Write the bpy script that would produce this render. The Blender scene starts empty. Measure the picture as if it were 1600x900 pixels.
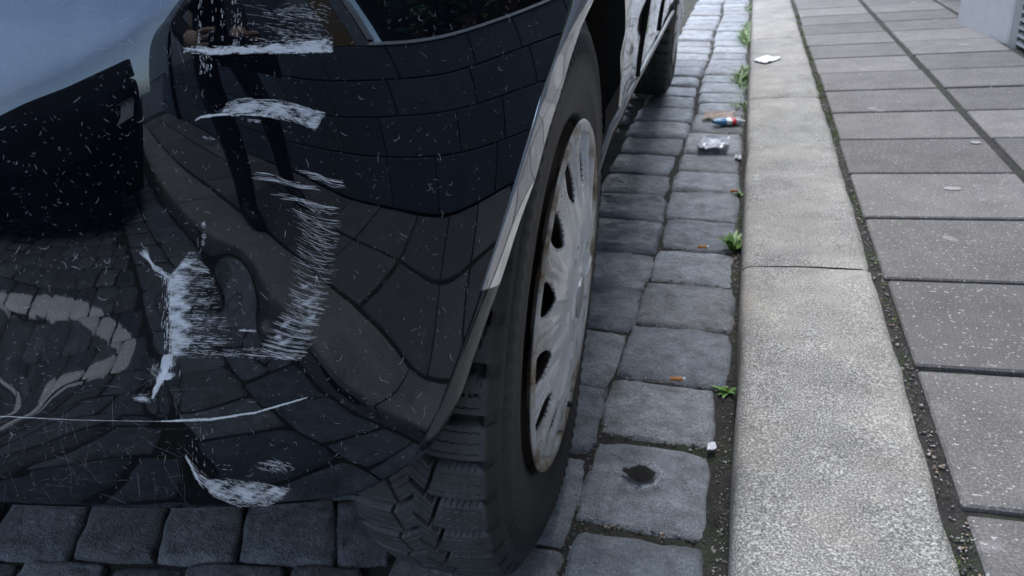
import bpy, math, random
import numpy as np
from mathutils import Vector, Matrix
random.seed(7); rng = np.random.default_rng(7)
S = bpy.context.scene; COL = S.collection
# ------------------------------------------------------------------ camera
H = 0.731                                   # lens height above the gutter
pitch, yaw, roll = math.radians(25.737), math.radians(18.319), math.radians(-5.762)
fw = Vector((-math.sin(yaw)*math.cos(pitch), math.cos(yaw)*math.cos(pitch), -math.sin(pitch)))
r0 = Vector((math.cos(yaw), math.sin(yaw), 0)); u0 = r0.cross(fw)
rt = math.cos(roll)*r0 + math.sin(roll)*u0; up = rt.cross(fw)
cd = bpy.data.cameras.new('camera'); cam = bpy.data.objects.new('camera', cd); COL.objects.link(cam)
cam.matrix_world = Matrix(((rt.x, up.x, -fw.x, 0), (rt.y, up.y, -fw.y, 0), (rt.z, up.z, -fw.z, H), (0, 0, 0, 1)))
cd.sensor_width = 36; cd.lens = 27.16; cd.clip_start = 0.01; cd.clip_end = 3000
cd.dof.use_dof = True; cd.dof.focus_distance = 0.62; cd.dof.aperture_fstop = 17.0
S.camera = cam
# ------------------------------------------------------------------ light
SUN_EL, SUN_AZ = math.radians(64), math.radians(352)      # azimuth clockwise from +Y
W = bpy.data.worlds.new('World'); S.world = W; W.use_nodes = True
nt = W.node_tree; nt.nodes.clear()
def wn(t, **k):
    n = nt.nodes.new(t)
    for a, b in k.items(): setattr(n, a, b)
    return n
sky = wn('ShaderNodeTexSky', sky_type='NISHITA', sun_disc=False, sun_elevation=SUN_EL, sun_rotation=SUN_AZ, dust_density=2.5, air_density=1.0)
tc = wn('ShaderNodeTexCoord'); nz = wn('ShaderNodeTexNoise'); nz.inputs['Scale'].default_value = 2.6; nz.inputs['Detail'].default_value = 7
rp = wn('ShaderNodeValToRGB'); rp.color_ramp.elements[0].position = .36; rp.color_ramp.elements[1].position = .62
rp.color_ramp.elements[0].color = (.12, .12, .12, 1); rp.color_ramp.elements[1].color = (.6, .6, .6, 1)
mx = wn('ShaderNodeMix', data_type='RGBA'); mx.inputs['B'].default_value = (3.7, 4.4, 5.6, 1)
bg = wn('ShaderNodeBackground'); bg.inputs['Strength'].default_value = 0.15; wo = wn('ShaderNodeOutputWorld')
L = nt.links.new
L(tc.outputs['Generated'], nz.inputs['Vector']); L(nz.outputs['Fac'], rp.inputs['Fac']); L(rp.outputs['Color'], mx.inputs['Factor'])
L(sky.outputs['Color'], mx.inputs['A']); L(mx.outputs['Result'], bg.inputs['Color']); L(bg.outputs['Background'], wo.inputs['Surface'])
sl = bpy.data.lights.new('sun', 'SUN'); so = bpy.data.objects.new('sun', sl); COL.objects.link(so)
sl.energy = 0.85; sl.angle = math.radians(34); sl.color = (.95, .975, 1)
sd = Vector((math.sin(SUN_AZ)*math.cos(SUN_EL), math.cos(SUN_AZ)*math.cos(SUN_EL), math.sin(SUN_EL)))
so.rotation_euler = (-sd).to_track_quat('-Z', 'Y').to_euler()
S.view_settings.view_transform = 'Standard'; S.view_settings.look = 'None'; S.view_settings.exposure = 2.02; S.view_settings.gamma = 1
S.render.engine = 'CYCLES'; S.cycles.max_bounces = 8; S.cycles.use_denoising = True
# ------------------------------------------------------------------ helpers
def link(o, parent=None):
    COL.objects.link(o)
    if parent is not None: o.parent = parent
    return o
def tag(o, label=None, cat=None, group=None, kind=None):
    if label: o['label'] = label
    if cat: o['category'] = cat
    if group: o['group'] = group
    if kind: o['kind'] = kind
    return o
def mobj(name, V, F, mat, parent=None, smooth=True, **k):
    me = bpy.data.meshes.new(name)
    me.from_pydata([tuple(map(float, v)) for v in V], [], [tuple(map(int, f)) for f in F]); me.update()
    if smooth: me.shade_smooth()
    for m in (mat if isinstance(mat, list) else [mat]): me.materials.append(m)
    return tag(link(bpy.data.objects.new(name, me), parent), **k)
def fast_mesh(name, V, Q, mat, parent=None, smooth=True, **k):          # numpy quads
    me = bpy.data.meshes.new(name); V = np.asarray(V, np.float32); Q = np.asarray(Q, np.int32)
    me.vertices.add(len(V)); me.vertices.foreach_set('co', V.ravel())
    n = Q.shape[1]; me.loops.add(Q.size); me.loops.foreach_set('vertex_index', Q.ravel())
    me.polygons.add(len(Q)); me.polygons.foreach_set('loop_start', np.arange(len(Q), dtype=np.int32)*n)
    me.update(calc_edges=True); me.validate()
    if smooth: me.shade_smooth()
    me.materials.append(mat)
    return tag(link(bpy.data.objects.new(name, me), parent), **k)
def empty(name, loc=(0, 0, 0), parent=None, **k):
    o = bpy.data.objects.new(name, None); o.location = loc; o.empty_display_size = .05
    return tag(link(o, parent), **k)
def gridq(a, b, wrap=False):
    i, j = np.meshgrid(np.arange(a - (0 if wrap else 1)), np.arange(b - 1), indexing='ij'); i = i.ravel(); j = j.ravel()
    i2 = (i + 1) % a
    return np.stack([i*b + j, i2*b + j, i2*b + j + 1, i*b + j + 1], 1)
class MB:                                                             # mesh collector
    def __init__(s): s.V = []; s.F = []
    def add(s, V, F):
        b = len(s.V); s.V += [tuple(v) for v in V]; s.F += [tuple(i + b for i in f) for f in F]
    def box(s, a, b, bev=0.0):
        (x0, y0, z0), (x1, y1, z1) = a, b; e = bev
        if e <= 0:
            s.add([(x0,y0,z0),(x1,y0,z0),(x1,y1,z0),(x0,y1,z0),(x0,y0,z1),(x1,y0,z1),(x1,y1,z1),(x0,y1,z1)],
                  [(0,3,2,1),(4,5,6,7),(0,1,5,4),(1,2,6,5),(2,3,7,6),(3,0,4,7)]); return
        V = []
        for z, q in ((z0, 0), (z1 - e, 0), (z1, e)):
            V += [(x0+q+e,y0+q,z),(x1-q-e,y0+q,z),(x1-q,y0+q+e,z),(x1-q,y1-q-e,z),(x1-q-e,y1-q,z),(x0+q+e,y1-q,z),(x0+q,y1-q-e,z),(x0+q,y0+q+e,z)]
        F = [tuple(range(16, 24)), tuple(range(7, -1, -1))]
        for k in (0, 8):
            for i in range(8): F.append((k+i, k+(i+1) % 8, k+8+(i+1) % 8, k+8+i))
        s.add(V, F)
    def tube(s, pts, rad, n=8):
        pts = [Vector(p) for p in pts]; rad = rad if isinstance(rad, (list, tuple)) else [rad]*len(pts); V = []; F = []
        for i, p in enumerate(pts):
            d = (pts[min(i+1, len(pts)-1)] - pts[max(i-1, 0)]).normalized()
            a = d.orthogonal().normalized() if i == 0 else (pa - d*pa.dot(d)).normalized(); pa = a; b = d.cross(a)
            for k in range(n):
                t = 2*math.pi*k/n; V.append(p + rad[i]*(math.cos(t)*a + math.sin(t)*b))
        for i in range(len(pts)-1):
            for k in range(n): F.append((i*n+k, i*n+(k+1) % n, (i+1)*n+(k+1) % n, (i+1)*n+k))
        F.append(tuple(range(n-1, -1, -1))); F.append(tuple(range((len(pts)-1)*n, len(pts)*n)))
        s.add(V, F)
    def build(s, name, mat, parent=None, smooth=False, **k): return mobj(name, s.V, s.F, mat, parent, smooth, **k)
# ------------------------------------------------------------------ materials
class M:
    def __init__(s, name):
        s.m = bpy.data.materials.new(name); s.m.use_nodes = True; s.t = s.m.node_tree; s.p = s.t.nodes['Principled BSDF']
    def n(s, t, ins=None, **k):
        n = s.t.nodes.new(t)
        for a, b in k.items(): setattr(n, a, b)
        for a, b in (ins or {}).items():
            if isinstance(b, bpy.types.NodeSocket): s.t.links.new(b, n.inputs[a])
            else: n.inputs[a].default_value = b
        return n
    def noise(s, scale, detail=4, rough=.6, vec=None, out='Fac', dist=0):
        if vec is None: vec = s.n('ShaderNodeNewGeometry').outputs['Position']
        return s.n('ShaderNodeTexNoise', {'Scale': scale, 'Detail': detail, 'Roughness': rough, 'Distortion': dist, 'Vector': vec}).outputs[out]
    def ramp(s, fac, *st):
        r = s.n('ShaderNodeValToRGB', {'Fac': fac}); e = r.color_ramp.elements
        while len(e) < len(st): e.new(.5)
        for i, (p, c) in enumerate(st):
            e[i].position = p; e[i].color = (c, c, c, 1) if isinstance(c, (int, float)) else (*c, 1)
        return r.outputs['Color']
    def mix(s, fac, a, b, mode='MIX'):
        n = s.n('ShaderNodeMix', data_type='RGBA', blend_type=mode)
        for key, v in (('Factor', fac), ('A', a), ('B', b)):
            i = next(x for x in n.inputs if x.name == key and (x.type == 'RGBA' or key == 'Factor' and x.type == 'VALUE'))
            if isinstance(v, bpy.types.NodeSocket): s.t.links.new(v, i)
            else: i.default_value = v if isinstance(v, (int, float)) else (*v, 1)
        return next(x for x in n.outputs if x.type == 'RGBA')
    def math(s, op, a, b=0.0, c=None):
        n = s.n('ShaderNodeMath', operation=op)
        for i, v in enumerate((a, b) if c is None else (a, b, c)):
            if isinstance(v, bpy.types.NodeSocket): s.t.links.new(v, n.inputs[i])
            else: n.inputs[i].default_value = v
        return n.outputs[0]
    def set(s, **k):
        for a, b in k.items():
            i = s.p.inputs[a.replace('_', ' ')]
            if isinstance(b, bpy.types.NodeSocket): s.t.links.new(b, i)
            else: i.default_value = (*b, 1) if isinstance(b, tuple) and len(b) == 3 and i.type == 'RGBA' else b
        return s
    def bump(s, h, strength=.3, dist=.002):
        s.t.links.new(s.n('ShaderNodeBump', {'Strength': strength, 'Distance': dist, 'Height': h}).outputs[0], s.p.inputs['Normal']); return s
    def rnd(s): return s.n('ShaderNodeObjectInfo').outputs['Random']
def simple(name, col, rough=.6, metal=0.0, var=.15, sc=40, **k):
    m = M(name); n = m.noise(sc)
    c = m.mix(n, tuple(x*(1-var) for x in col), tuple(min(1, x*(1+var)) for x in col))
    m.set(Base_Color=c, Roughness=rough, Metallic=metal, **k); return m.m
# stone setts, with a white painted line added for its reflection in the bumper
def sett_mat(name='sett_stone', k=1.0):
    m = M(name); pos = m.n('ShaderNodeNewGeometry').outputs['Position']
    r = m.rnd()
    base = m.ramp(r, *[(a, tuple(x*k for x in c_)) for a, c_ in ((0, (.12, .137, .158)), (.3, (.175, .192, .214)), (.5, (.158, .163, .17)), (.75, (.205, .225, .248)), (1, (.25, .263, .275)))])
    big = m.ramp(m.noise(26, 7, .7), (.3, .5), (.5, .95), (.7, 1.4))
    c = m.mix(1.0, base, big, 'MULTIPLY')
    sp = m.ramp(m.noise(420, 3, .7), (.34, .42), (.5, .95), (.66, 1.75))
    c = m.mix(.75, c, sp, 'MULTIPLY')
    st = m.ramp(m.noise(90, 5, .7), (.58, 0), (.72, 1))
    c = m.mix(m.math('MULTIPLY', st, .35), c, (.30, .30, .29))
    dk = m.ramp(m.noise(9, 3), (.55, 0), (.7, 1))
    c = m.mix(m.math('MULTIPLY', dk, .45), c, (.05, .052, .05))
    pts = [(-1.25, -.905), (-.939, -.912), (-.731, -.842), (-.573, -.72), (-.492, -.606), (-.515, -.562), (-.586, -.553), (-.722, -.566), (-1.15, -.66)]
    jig = m.n('ShaderNodeVectorMath', {0: m.noise(24, 4, out='Color'), 1: (.5, .5, .5)}, operation='SUBTRACT').outputs[0]
    jig = m.n('ShaderNodeVectorMath', {0: jig, 'Scale': .03}, operation='SCALE').outputs[0]
    pj = m.n('ShaderNodeVectorMath', {0: pos, 1: jig}, operation='ADD').outputs[0]
    sx = m.n('ShaderNodeSeparateXYZ', {'Vector': pj}); X_, Y_ = sx.outputs['X'], sx.outputs['Y']; dmin = None
    for (ax, ay), (bx_, by_) in zip(pts, pts[1:]):                      # path shaped so its reflection draws a bright hairpin in the bumper
        l2 = (bx_-ax)**2 + (by_-ay)**2
        t = m.math('ADD', m.math('MULTIPLY', m.math('SUBTRACT', X_, ax), (bx_-ax)/l2), m.math('MULTIPLY', m.math('SUBTRACT', Y_, ay), (by_-ay)/l2))
        t = m.math('MINIMUM', m.math('MAXIMUM', t, 0), 1)
        ex = m.math('SUBTRACT', X_, m.math('MULTIPLY_ADD', t, bx_-ax, ax)); ey = m.math('SUBTRACT', Y_, m.math('MULTIPLY_ADD', t, by_-ay, ay))
        d2 = m.math('ADD', m.math('MULTIPLY', ex, ex), m.math('MULTIPLY', ey, ey)); dmin = d2 if dmin is None else m.math('MINIMUM', dmin, d2)
    inl = m.math('LESS_THAN', dmin, .036**2)
    wear = m.ramp(m.noise(60, 5, .7), (.30, .55), (.42, 1))
    c = m.mix(m.math('MULTIPLY', inl, wear), c, (.80, .81, .80))
    m.set(Base_Color=c, Roughness=m.ramp(m.noise(35, 4), (.3, .32), (.7, .62)))
    h = m.math('ADD', m.noise(60, 6, .65), m.math('MULTIPLY', m.noise(500, 3), .25))
    m.bump(h, 1.0, .009); return m.m
def bed_mat():
    m = M('joint_dirt'); n = m.noise(30, 6, .7)
    c = m.ramp(n, (.3, (.010, .0095, .008)), (.55, (.030, .028, .024)), (.75, (.07, .066, .058)))
    mo = m.ramp(m.noise(5, 5, .7), (.5, 0), (.66, 1))
    c = m.mix(m.math('MULTIPLY', mo, .8), c, (.03, .05, .012))
    sp = m.ramp(m.noise(700, 2), (.66, 0), (.72, 1)); c = m.mix(m.math('MULTIPLY', sp, .6), c, (.28, .27, .25))
    m.set(Base_Color=c, Roughness=.9); m.bump(m.noise(220, 5, .7), 1, .006); return m.m
def kerb_mat():
    m = M('kerb_granite')
    c = m.ramp(m.noise(400, 3, .6), (.30, (.034, .034, .032)), (.41, (.138, .135, .126)), (.54, (.248, .243, .225)), (.66, (.53, .518, .475)))
    c2 = m.ramp(m.noise(14, 5, .6), (.3, .62), (.7, 1.2)); c = m.mix(.8, c, c2, 'MULTIPLY')
    st = m.ramp(m.noise(26, 3), (.64, 0), (.72, 1)); c = m.mix(m.math('MULTIPLY', st, .5), c, (.12, .115, .115))
    ye = m.ramp(m.noise(4, 3), (.45, 0), (.65, 1)); c = m.mix(m.math('MULTIPLY', ye, .25), c, (.50, .45, .37))
    m.set(Base_Color=c, Roughness=.75); m.bump(m.noise(260, 4, .6), .7, .003); return m.m
def slab_mat():
    m = M('paving_concrete'); r = m.rnd()
    c = m.ramp(r, (0, (.098, .093, .089)), (.5, (.134, .128, .122)), (1, (.175, .167, .159)))
    c = m.mix(.8, c, m.ramp(m.noise(12, 6, .65), (.3, .7), (.7, 1.22)), 'MULTIPLY')
    c = m.mix(.85, c, m.ramp(m.noise(330, 3, .7), (.35, .55), (.52, 1.0), (.68, 1.7)), 'MULTIPLY')
    w = m.ramp(m.noise(190, 2, .5), (.655, 0), (.70, 1)); c = m.mix(m.math('MULTIPLY', w, .6), c, (.62, .60, .58))
    g = m.ramp(m.noise(9, 2), (.68, 0), (.72, 1)); c = m.mix(m.math('MULTIPLY', g, .25), c, (.5, .49, .48)); dk = m.ramp(m.noise(3.2, 5, .65), (.5, 0), (.68, 1)); c = m.mix(m.math('MULTIPLY', dk, .35), c, (.12, .115, .115)); bl = m.ramp(m.noise(33, 2), (.72, 0), (.75, 1)); c = m.mix(m.math('MULTIPLY', bl, .45), c, (.08, .078, .078))
    m.set(Base_Color=c, Roughness=.8); m.bump(m.noise(420, 4, .6), .6, .002); return m.m
def paint_mat(name, rough=.008, haze=1.0):
    m = M(name); tcn = m.n('ShaderNodeTexCoord').outputs['Object']
    mp = m.n('ShaderNodeMapping', {'Vector': tcn, 'Scale': (1, 1, .18)}).outputs[0]
    d1 = m.ramp(m.noise(900, 2, .6, mp), (.52, 0), (.75, 1))                 # vertical wash streaks
    d2 = m.ramp(m.noise(14, 5, .6, tcn), (.42, 0), (.72, 1))
    dust_sheen = m.math('MULTIPLY', m.math('MULTIPLY', d1, d2),   .035*haze)
    dust_sheen = m.math('ADD', dust_sheen, m.math('MULTIPLY', d2, .007*haze))
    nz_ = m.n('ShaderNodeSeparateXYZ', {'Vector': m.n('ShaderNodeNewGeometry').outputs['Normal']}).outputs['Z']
    sky_sheen = m.ramp(nz_, (.30, 0), (.46, .40), (.75, .5))                       # dust plus painted sky sheen where the skin turns up
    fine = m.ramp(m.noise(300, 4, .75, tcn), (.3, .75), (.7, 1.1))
    dust_sheen = m.math('ADD', dust_sheen, m.math('MULTIPLY', m.math('MULTIPLY', sky_sheen, fine), haze*.6))
    m.set(Base_Color=m.mix(dust_sheen, (.0022, .0026, .0042), (.13, .21, .36)), Roughness=m.math('ADD', m.math('ADD', m.math('MULTIPLY', d2, .02*haze), m.math('MULTIPLY', sky_sheen, .16*haze)), rough), IOR=1.68, Specular_Tint=(.78, .90, 1.0))  # blue of the reflected sky is put into the dust colour
    m.bump(m.noise(70, 2, .5, tcn), .02, .0004); return m.m
def rubber_mat():
    m = M('tyre_rubber'); w = m.n('ShaderNodeAttribute', attribute_name='tread_shade').outputs['Fac']
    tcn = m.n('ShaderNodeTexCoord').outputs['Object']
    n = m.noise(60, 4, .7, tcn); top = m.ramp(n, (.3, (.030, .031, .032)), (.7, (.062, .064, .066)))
    c = m.mix(w, (.007, .007, .007), top); sp = m.ramp(m.noise(330, 2, .5, tcn), (.72, 0), (.76, 1)); c = m.mix(m.math('MULTIPLY', sp, .5), c, (.25, .24, .23))  # near-black groove colour stands for shade, block tops painted lighter
    m.set(Base_Color=c, Roughness=.55); m.bump(m.noise(500, 3, .6, tcn), .3, .001); return m.m
MAT = dict(
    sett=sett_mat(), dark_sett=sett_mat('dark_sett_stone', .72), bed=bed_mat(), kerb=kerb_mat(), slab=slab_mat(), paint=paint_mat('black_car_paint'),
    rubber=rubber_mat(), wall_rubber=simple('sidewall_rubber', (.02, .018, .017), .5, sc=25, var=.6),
    liner=simple('arch_liner', (.006, .006, .006), .9), steel=simple('wheel_steel', (.05, .035, .025), .7, var=.5),
    scrape=simple('bare_plastic_scrape', (.74, .76, .80), .8, var=.3, sc=400), speck=simple('chip_dust', (.62, .64, .67), .8),
    trim=simple('dark_trim', (.03, .03, .032), .35), chrome=simple('dull_metal_strip', (.42, .43, .45), .35, .6),
    stone=None, glass=None, pebble=None)
def stone_mat():
    m = M('facade_stone'); r = m.rnd()
    c = m.ramp(r, (0, (.10, .118, .142)), (1, (.14, .158, .185)))
    c = m.mix(.7, c, m.ramp(m.noise(8, 5), (.3, .75), (.7, 1.2)), 'MULTIPLY')
    m.set(Base_Color=c, Roughness=.75); m.bump(m.noise(120, 4), .4, .003); return m.m
def glass_mat():
    m = M('window_glass'); m.set(Base_Color=(.85, .9, .88), Roughness=.02, IOR=1.2, Transmission_Weight=1.0); return m.m
def pebble_mat():
    m = M('pebble'); c = m.ramp(m.noise(55, 1), (.38, (.06, .055, .05)), (.5, (.22, .21, .2)), (.58, (.42, .40, .37)), (.62, (.30, .22, .15)))
    m.set(Base_Color=c, Roughness=.7); return m.m
def leaf_mat():
    m = M('leaf_green'); c = m.ramp(m.noise(60, 3), (.3, (.05, .125, .02)), (.7, (.16, .30, .06)))
    m.set(Base_Color=c, Roughness=.5, Subsurface_Weight=.1); return m.m
def moss_mat():
    m = M('moss_green'); c = m.ramp(m.noise(90, 3), (.35, (.03, .045, .008)), (.65, (.085, .125, .02)))
    m.set(Base_Color=c, Roughness=.9); return m.m
def cap_mat():
    m = M('wheel_cover_silver'); tcn = m.n('ShaderNodeTexCoord').outputs['Object']
    s = m.n('ShaderNodeSeparateXYZ', {'Vector': tcn})
    rr = m.math('SQRT', m.math('ADD', m.math('MULTIPLY', s.outputs['Y'], s.outputs['Y']), m.math('MULTIPLY', s.outputs['Z'], s.outputs['Z'])))
    rim = m.ramp(rr, (.125, 0), (.155, 1))
    n1 = m.ramp(m.noise(22, 5, .7, tcn), (.39, 0), (.56, 1)); n2 = m.ramp(m.noise(9, 3, .6, tcn), (.35, .15), (.65, 1))
    d = m.math('MULTIPLY', m.math('MULTIPLY', rim, n1), m.math('MULTIPLY', n2, .85))
    d = m.math('ADD', d, m.math('MULTIPLY', m.ramp(rr, (.184, 0), (.19, .75)), n2))
    c = m.mix(d, (.78, .80, .81), m.ramp(m.noise(120, 3, .6, tcn), (.4, (.20, .13, .07)), (.6, (.36, .29, .20))))
    spk = m.ramp(m.noise(160, 2, .5, tcn), (.70, 0), (.74, 1)); c = m.mix(spk, c, (.10, .06, .04))
    m.set(Base_Color=c, Roughness=m.math('ADD', m.math('MULTIPLY', d, .35), .24), Metallic=m.math('SUBTRACT', .35, m.math('MULTIPLY', d, .3))); return m.m
MAT.update(stone=stone_mat(), glass=glass_mat(), pebble=pebble_mat(), leaf=leaf_mat(), moss=moss_mat(), cap=cap_mat(),
    plaster=simple('plaster', (.36, .37, .39), .85, sc=6), render_far=simple('far_plaster', (.30, .30, .31), .85, sc=3),
    brown=simple('brown_wood', (.28, .165, .06), .5, sc=20), grey=simple('grey_pilaster', (.30, .31, .31), .7, sc=10),
    concrete=simple('pale_concrete', (.50, .515, .52), .8, sc=14), slat=simple('louvre_metal', (.06, .065, .072), .45, .5),
    white=simple('white_frame', (.75, .76, .77), .5), cloth=simple('black_cloth', (.006, .006, .007), .9), skin=simple('skin', (.45, .28, .20), .5),
    hair=simple('dark_hair', (.02, .014, .01), .6), shoe=simple('black_shoe', (.01, .01, .01), .5), darkcar=simple('dark_car_paint', (.005, .006, .009), .8, Specular_IOR_Level=.05),
    carglass=simple('dark_car_glass', (.01, .012, .013), .04), backglass=simple('dull_car_glass', (.008, .009, .011), .7, Specular_IOR_Level=.05), lamp=simple('lamp_lens', (.5, .5, .52), .1), paper=simple('white_paper', (.72, .73, .75), .7),
    film=simple('clear_film', (.62, .64, .68), .2), card=simple('dirty_card', (.36, .29, .25), .8), red=simple('red_print', (.55, .03, .04), .4),
    blue=simple('blue_print', (.05, .22, .42), .4), filt=simple('cigarette_filter', (.50, .22, .07), .8), oil=None, soil=simple('soil', (.03, .028, .024), .95),
    asphalt=simple('far_asphalt', (.05, .05, .052), .9), inner=simple('shop_interior', (.05, .045, .04), .9), drop=simple('pale_dropping', (.27, .262, .255), .8))
mo_ = M('oily_wet_patch'); cv_ = mo_.n('ShaderNodeAttribute', attribute_name='cover').outputs['Fac']
al_ = mo_.math('MULTIPLY', mo_.math('ADD', mo_.math('ADD', cv_, mo_.noise(75, 6, .7)), -1.0), 7.0)
mo_.set(Base_Color=(.010, .0095, .009), Roughness=.8, Specular_IOR_Level=.1, Alpha=mo_.math('MULTIPLY', mo_.math('MINIMUM', mo_.math('MAXIMUM', al_, 0), 1), .96)); MAT['oil'] = mo_.m
def n2d(x, y, s=0):                              # cheap smooth pseudo-noise
    return (math.sin(x*1.7+s*3.1+math.sin(y*2.3+s))+math.sin(y*1.9-s*1.3+math.sin(x*2.9-s*2))+.6*math.sin(3.7*x+4.1*y+s*5))/2.6
zr = lambda x: -.06*x                           # crowned road falling to the gutter
# ------------------------------------------------------------------ ground and road
mobj('ground', [(-400, -400, -.25), (400, -400, -.25), (400, 400, -.25), (-400, 400, -.25)], [(0, 1, 2, 3)], MAT['asphalt'], kind='structure', label='grey asphalt ground far beyond the buildings')
xs = np.linspace(-7, .0, 50); ys = np.linspace(-16, 18, 200)
V = [(x, y, zr(x) - .0085 + .0025*n2d(x*9, y*9)) for x in xs for y in ys]
road = fast_mesh('road', V, gridq(50, 200), MAT['bed'], kind='structure', label='dirt and moss bed of the cobbled street beside the kerb')
def sett(corners, z0, n=6, sd=0, rnd=.06, hump=.003, depth=.045):
    """corners ccw from lower-left as (x, y); pillow-topped stone with weathered rounded edges"""
    c = np.array(corners, float); V = []
    g = np.linspace(-1, 1, n); g = np.sign(g)*np.abs(g)**.5
    for a in g:
        for b in g:
            aa, bb = a, b
            k = abs(a*b)**3*rnd; aa *= 1-k; bb *= 1-k
            aa += .035*n2d(b*2.1, sd*1.7, sd)*abs(a); bb += .035*n2d(a*2.1, sd*2.3, sd+5)*abs(b)
            if n > 10: aa += .020*n2d(b*7.3, sd*1.1, sd)*a**4*(1 if a > 0 else -1) + .010*n2d(b*17, 1, sd)*a**6; bb += .020*n2d(a*7.9, sd*1.4, sd+3)*b**4*(1 if b > 0 else -1) + .010*n2d(a*19, 2, sd)*b**6
            s, t = (aa+1)/2, (bb+1)/2
            p = (1-s)*(1-t)*c[0] + s*(1-t)*c[1] + s*t*c[2] + (1-s)*t*c[3]
            m = max(abs(a), abs(b))
            z = zr(p[0]) + z0 + hump*(1 - a*a*.5 - b*b*.5) - .010*m**26 - .0022*m**6 + .0026*n2d(a*2.6, b*2.6, sd) - .003 + (.0011*n2d(a*9, b*8, sd+1) + .0006*n2d(a*21, b*19, sd) if n > 10 else 0)
            V.append((p[0], p[1], z))
    Q = gridq(n, n).tolist()
    ring = [i*n for i in range(n)] + [(n-1)*n + j for j in range(1, n)] + [i*n + n-1 for i in range(n-2, -1, -1)] + [j for j in range(n-2, 0, -1)]
    b = len(V)
    for i in ring: V.append((V[i][0], V[i][1], V[i][2] - depth))
    m = len(ring)
    for i in range(m): Q.append([ring[i], b+i, b+(i+1) % m, ring[(i+1) % m]])
    return V, Q
def jit(v, a=.004): return v + random.uniform(-a, a)
def grow(c, e):
    cx = sum(p[0] for p in c)/4; cy = sum(p[1] for p in c)/4
    return [(x + math.copysign(e, x-cx), y + math.copysign(e, y-cy)) for x, y in c]
def put_sett(c, z0, sd, n=7, e=.0075, mat='sett'):
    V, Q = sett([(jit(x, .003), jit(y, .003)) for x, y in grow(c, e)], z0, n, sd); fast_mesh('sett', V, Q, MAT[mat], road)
stuffV, stuffQ = [], []
def put_stuff(c, z0, sd):
    global stuffV, stuffQ
    V, Q = sett([(jit(x, .004), jit(y, .004)) for x, y in c], z0, 5, sd); b = len(stuffV); stuffV += V; stuffQ += [[i+b for i in q] for q in Q]
col1 = [(.565, .742), (.766, .932), (.957, 1.1), (1.12, 1.29), (1.303, 1.482), (1.498, 1.66), (1.673, 1.853), (1.866, 2.056), (2.07, 2.23), (2.243, 2.41), (2.424, 2.648), (2.662, 2.893)]
y = 2.906
while y < 7.2: h = random.uniform(.165, .205); col1.append((y, y+h-.013)); y += h
y = .55
while y > -1.6: h = random.uniform(.165, .2); col1.append((y-h+.013, y)); y -= h
col2 = []; edges = [.894, 1.07, 1.262, 1.442, 1.627, 1.817, 2.005, 2.19, 2.39, 2.58, 2.77, 2.98, 3.18]
while edges[-1] < 7.2: edges.append(edges[-1] + random.uniform(.175, .205))
lo = [.894]
while lo[-1] > -1.6: lo.append(lo[-1] - random.uniform(.175, .2))
edges = lo[:0:-1] + edges
for a, b in zip(edges, edges[1:]): col2.append((a+.004, b-.005))
sd = 0
for a, b in col1:
    sd += 1; xl = -.189 + .008*math.sin(a*5); xr = -.015 - (.02 if .7 < b < 1.15 else 0) + random.uniform(-.004, .002)
    put_sett([(xl, a-.001), (xr, a-.003), (xr, b+.003), (xl, b-.003*(b < 1))], random.uniform(-.003, .003), sd, 17 if .5 < a < 1.9 else 8)
for a, b in col2:
    sd += 1; put_sett([(-.395, a), (-.198 + .008*math.sin(a*5), a), (-.198 + .008*math.sin(b*5), b), (-.395, b)], random.uniform(-.004, .004), sd, 15 if .4 < a < 1.9 else 7)
# the middle of the street: smaller setts in rows that run a little askew
an = math.radians(12.3); dx, dy = math.cos(an), math.sin(an); bx, by = -math.sin(an+.30), math.cos(an+.30)
P0 = np.array([-.804, .534]); PW, PD = .1135, .127; cnt = len(col1) + len(col2); done = []
cells = []
for j in range(-40, 50):
    for i in range(-60, 40):
        off = .5*PW*(j % 2) + .012*math.sin(j*2.3)
        o = P0 + np.array([dx, dy])*(i*PW + off) + np.array([bx, by])*(j*PD)
        cells.append((o[0], o[1], i, j))
def cellc(o, i, j):
    g = .0042; w = PW + .010*math.sin(i*3.7 + j*1.9); s = .010*math.sin((i-1)*3.7 + j*1.9) if True else 0
    a0 = s + g; a1 = PW + .010*math.sin(i*3.7 + j*1.9) - g
    q = [(a0, g), (a1, g), (a1, PD-g), (a0, PD-g)]
    return [(min(-.408, o[0] + a*dx + b*bx), o[1] + a*dy + b*by) for a, b in q]
cells = [c for c in cells if c[0] < -.468 and c[0] > -6.6 and -4.2 < c[1] < 6]
cells.sort(key=lambda c: (c[0]+.75)**2*1.4 + (c[1]+.25)**2)
for k, (x, y, i, j) in enumerate(cells):
    sd += 1
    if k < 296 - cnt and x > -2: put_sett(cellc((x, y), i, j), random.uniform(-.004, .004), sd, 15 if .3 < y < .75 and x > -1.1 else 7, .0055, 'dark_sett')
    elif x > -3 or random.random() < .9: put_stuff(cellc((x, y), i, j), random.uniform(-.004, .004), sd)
# rows left over in the two gutter columns farther back
for a in np.arange(-4.2, -1.75, .19):
    put_stuff([(-.186, a), (-.02, a), (-.02, a+.177), (-.186, a+.177)], 0, sd); put_stuff([(-.395, a+.05), (-.2, a+.05), (-.2, a+.227), (-.395, a+.227)], 0, sd); sd += 1
fast_mesh('sett_field', stuffV, stuffQ, MAT['dark_sett'], road, kind='stuff')
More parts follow.
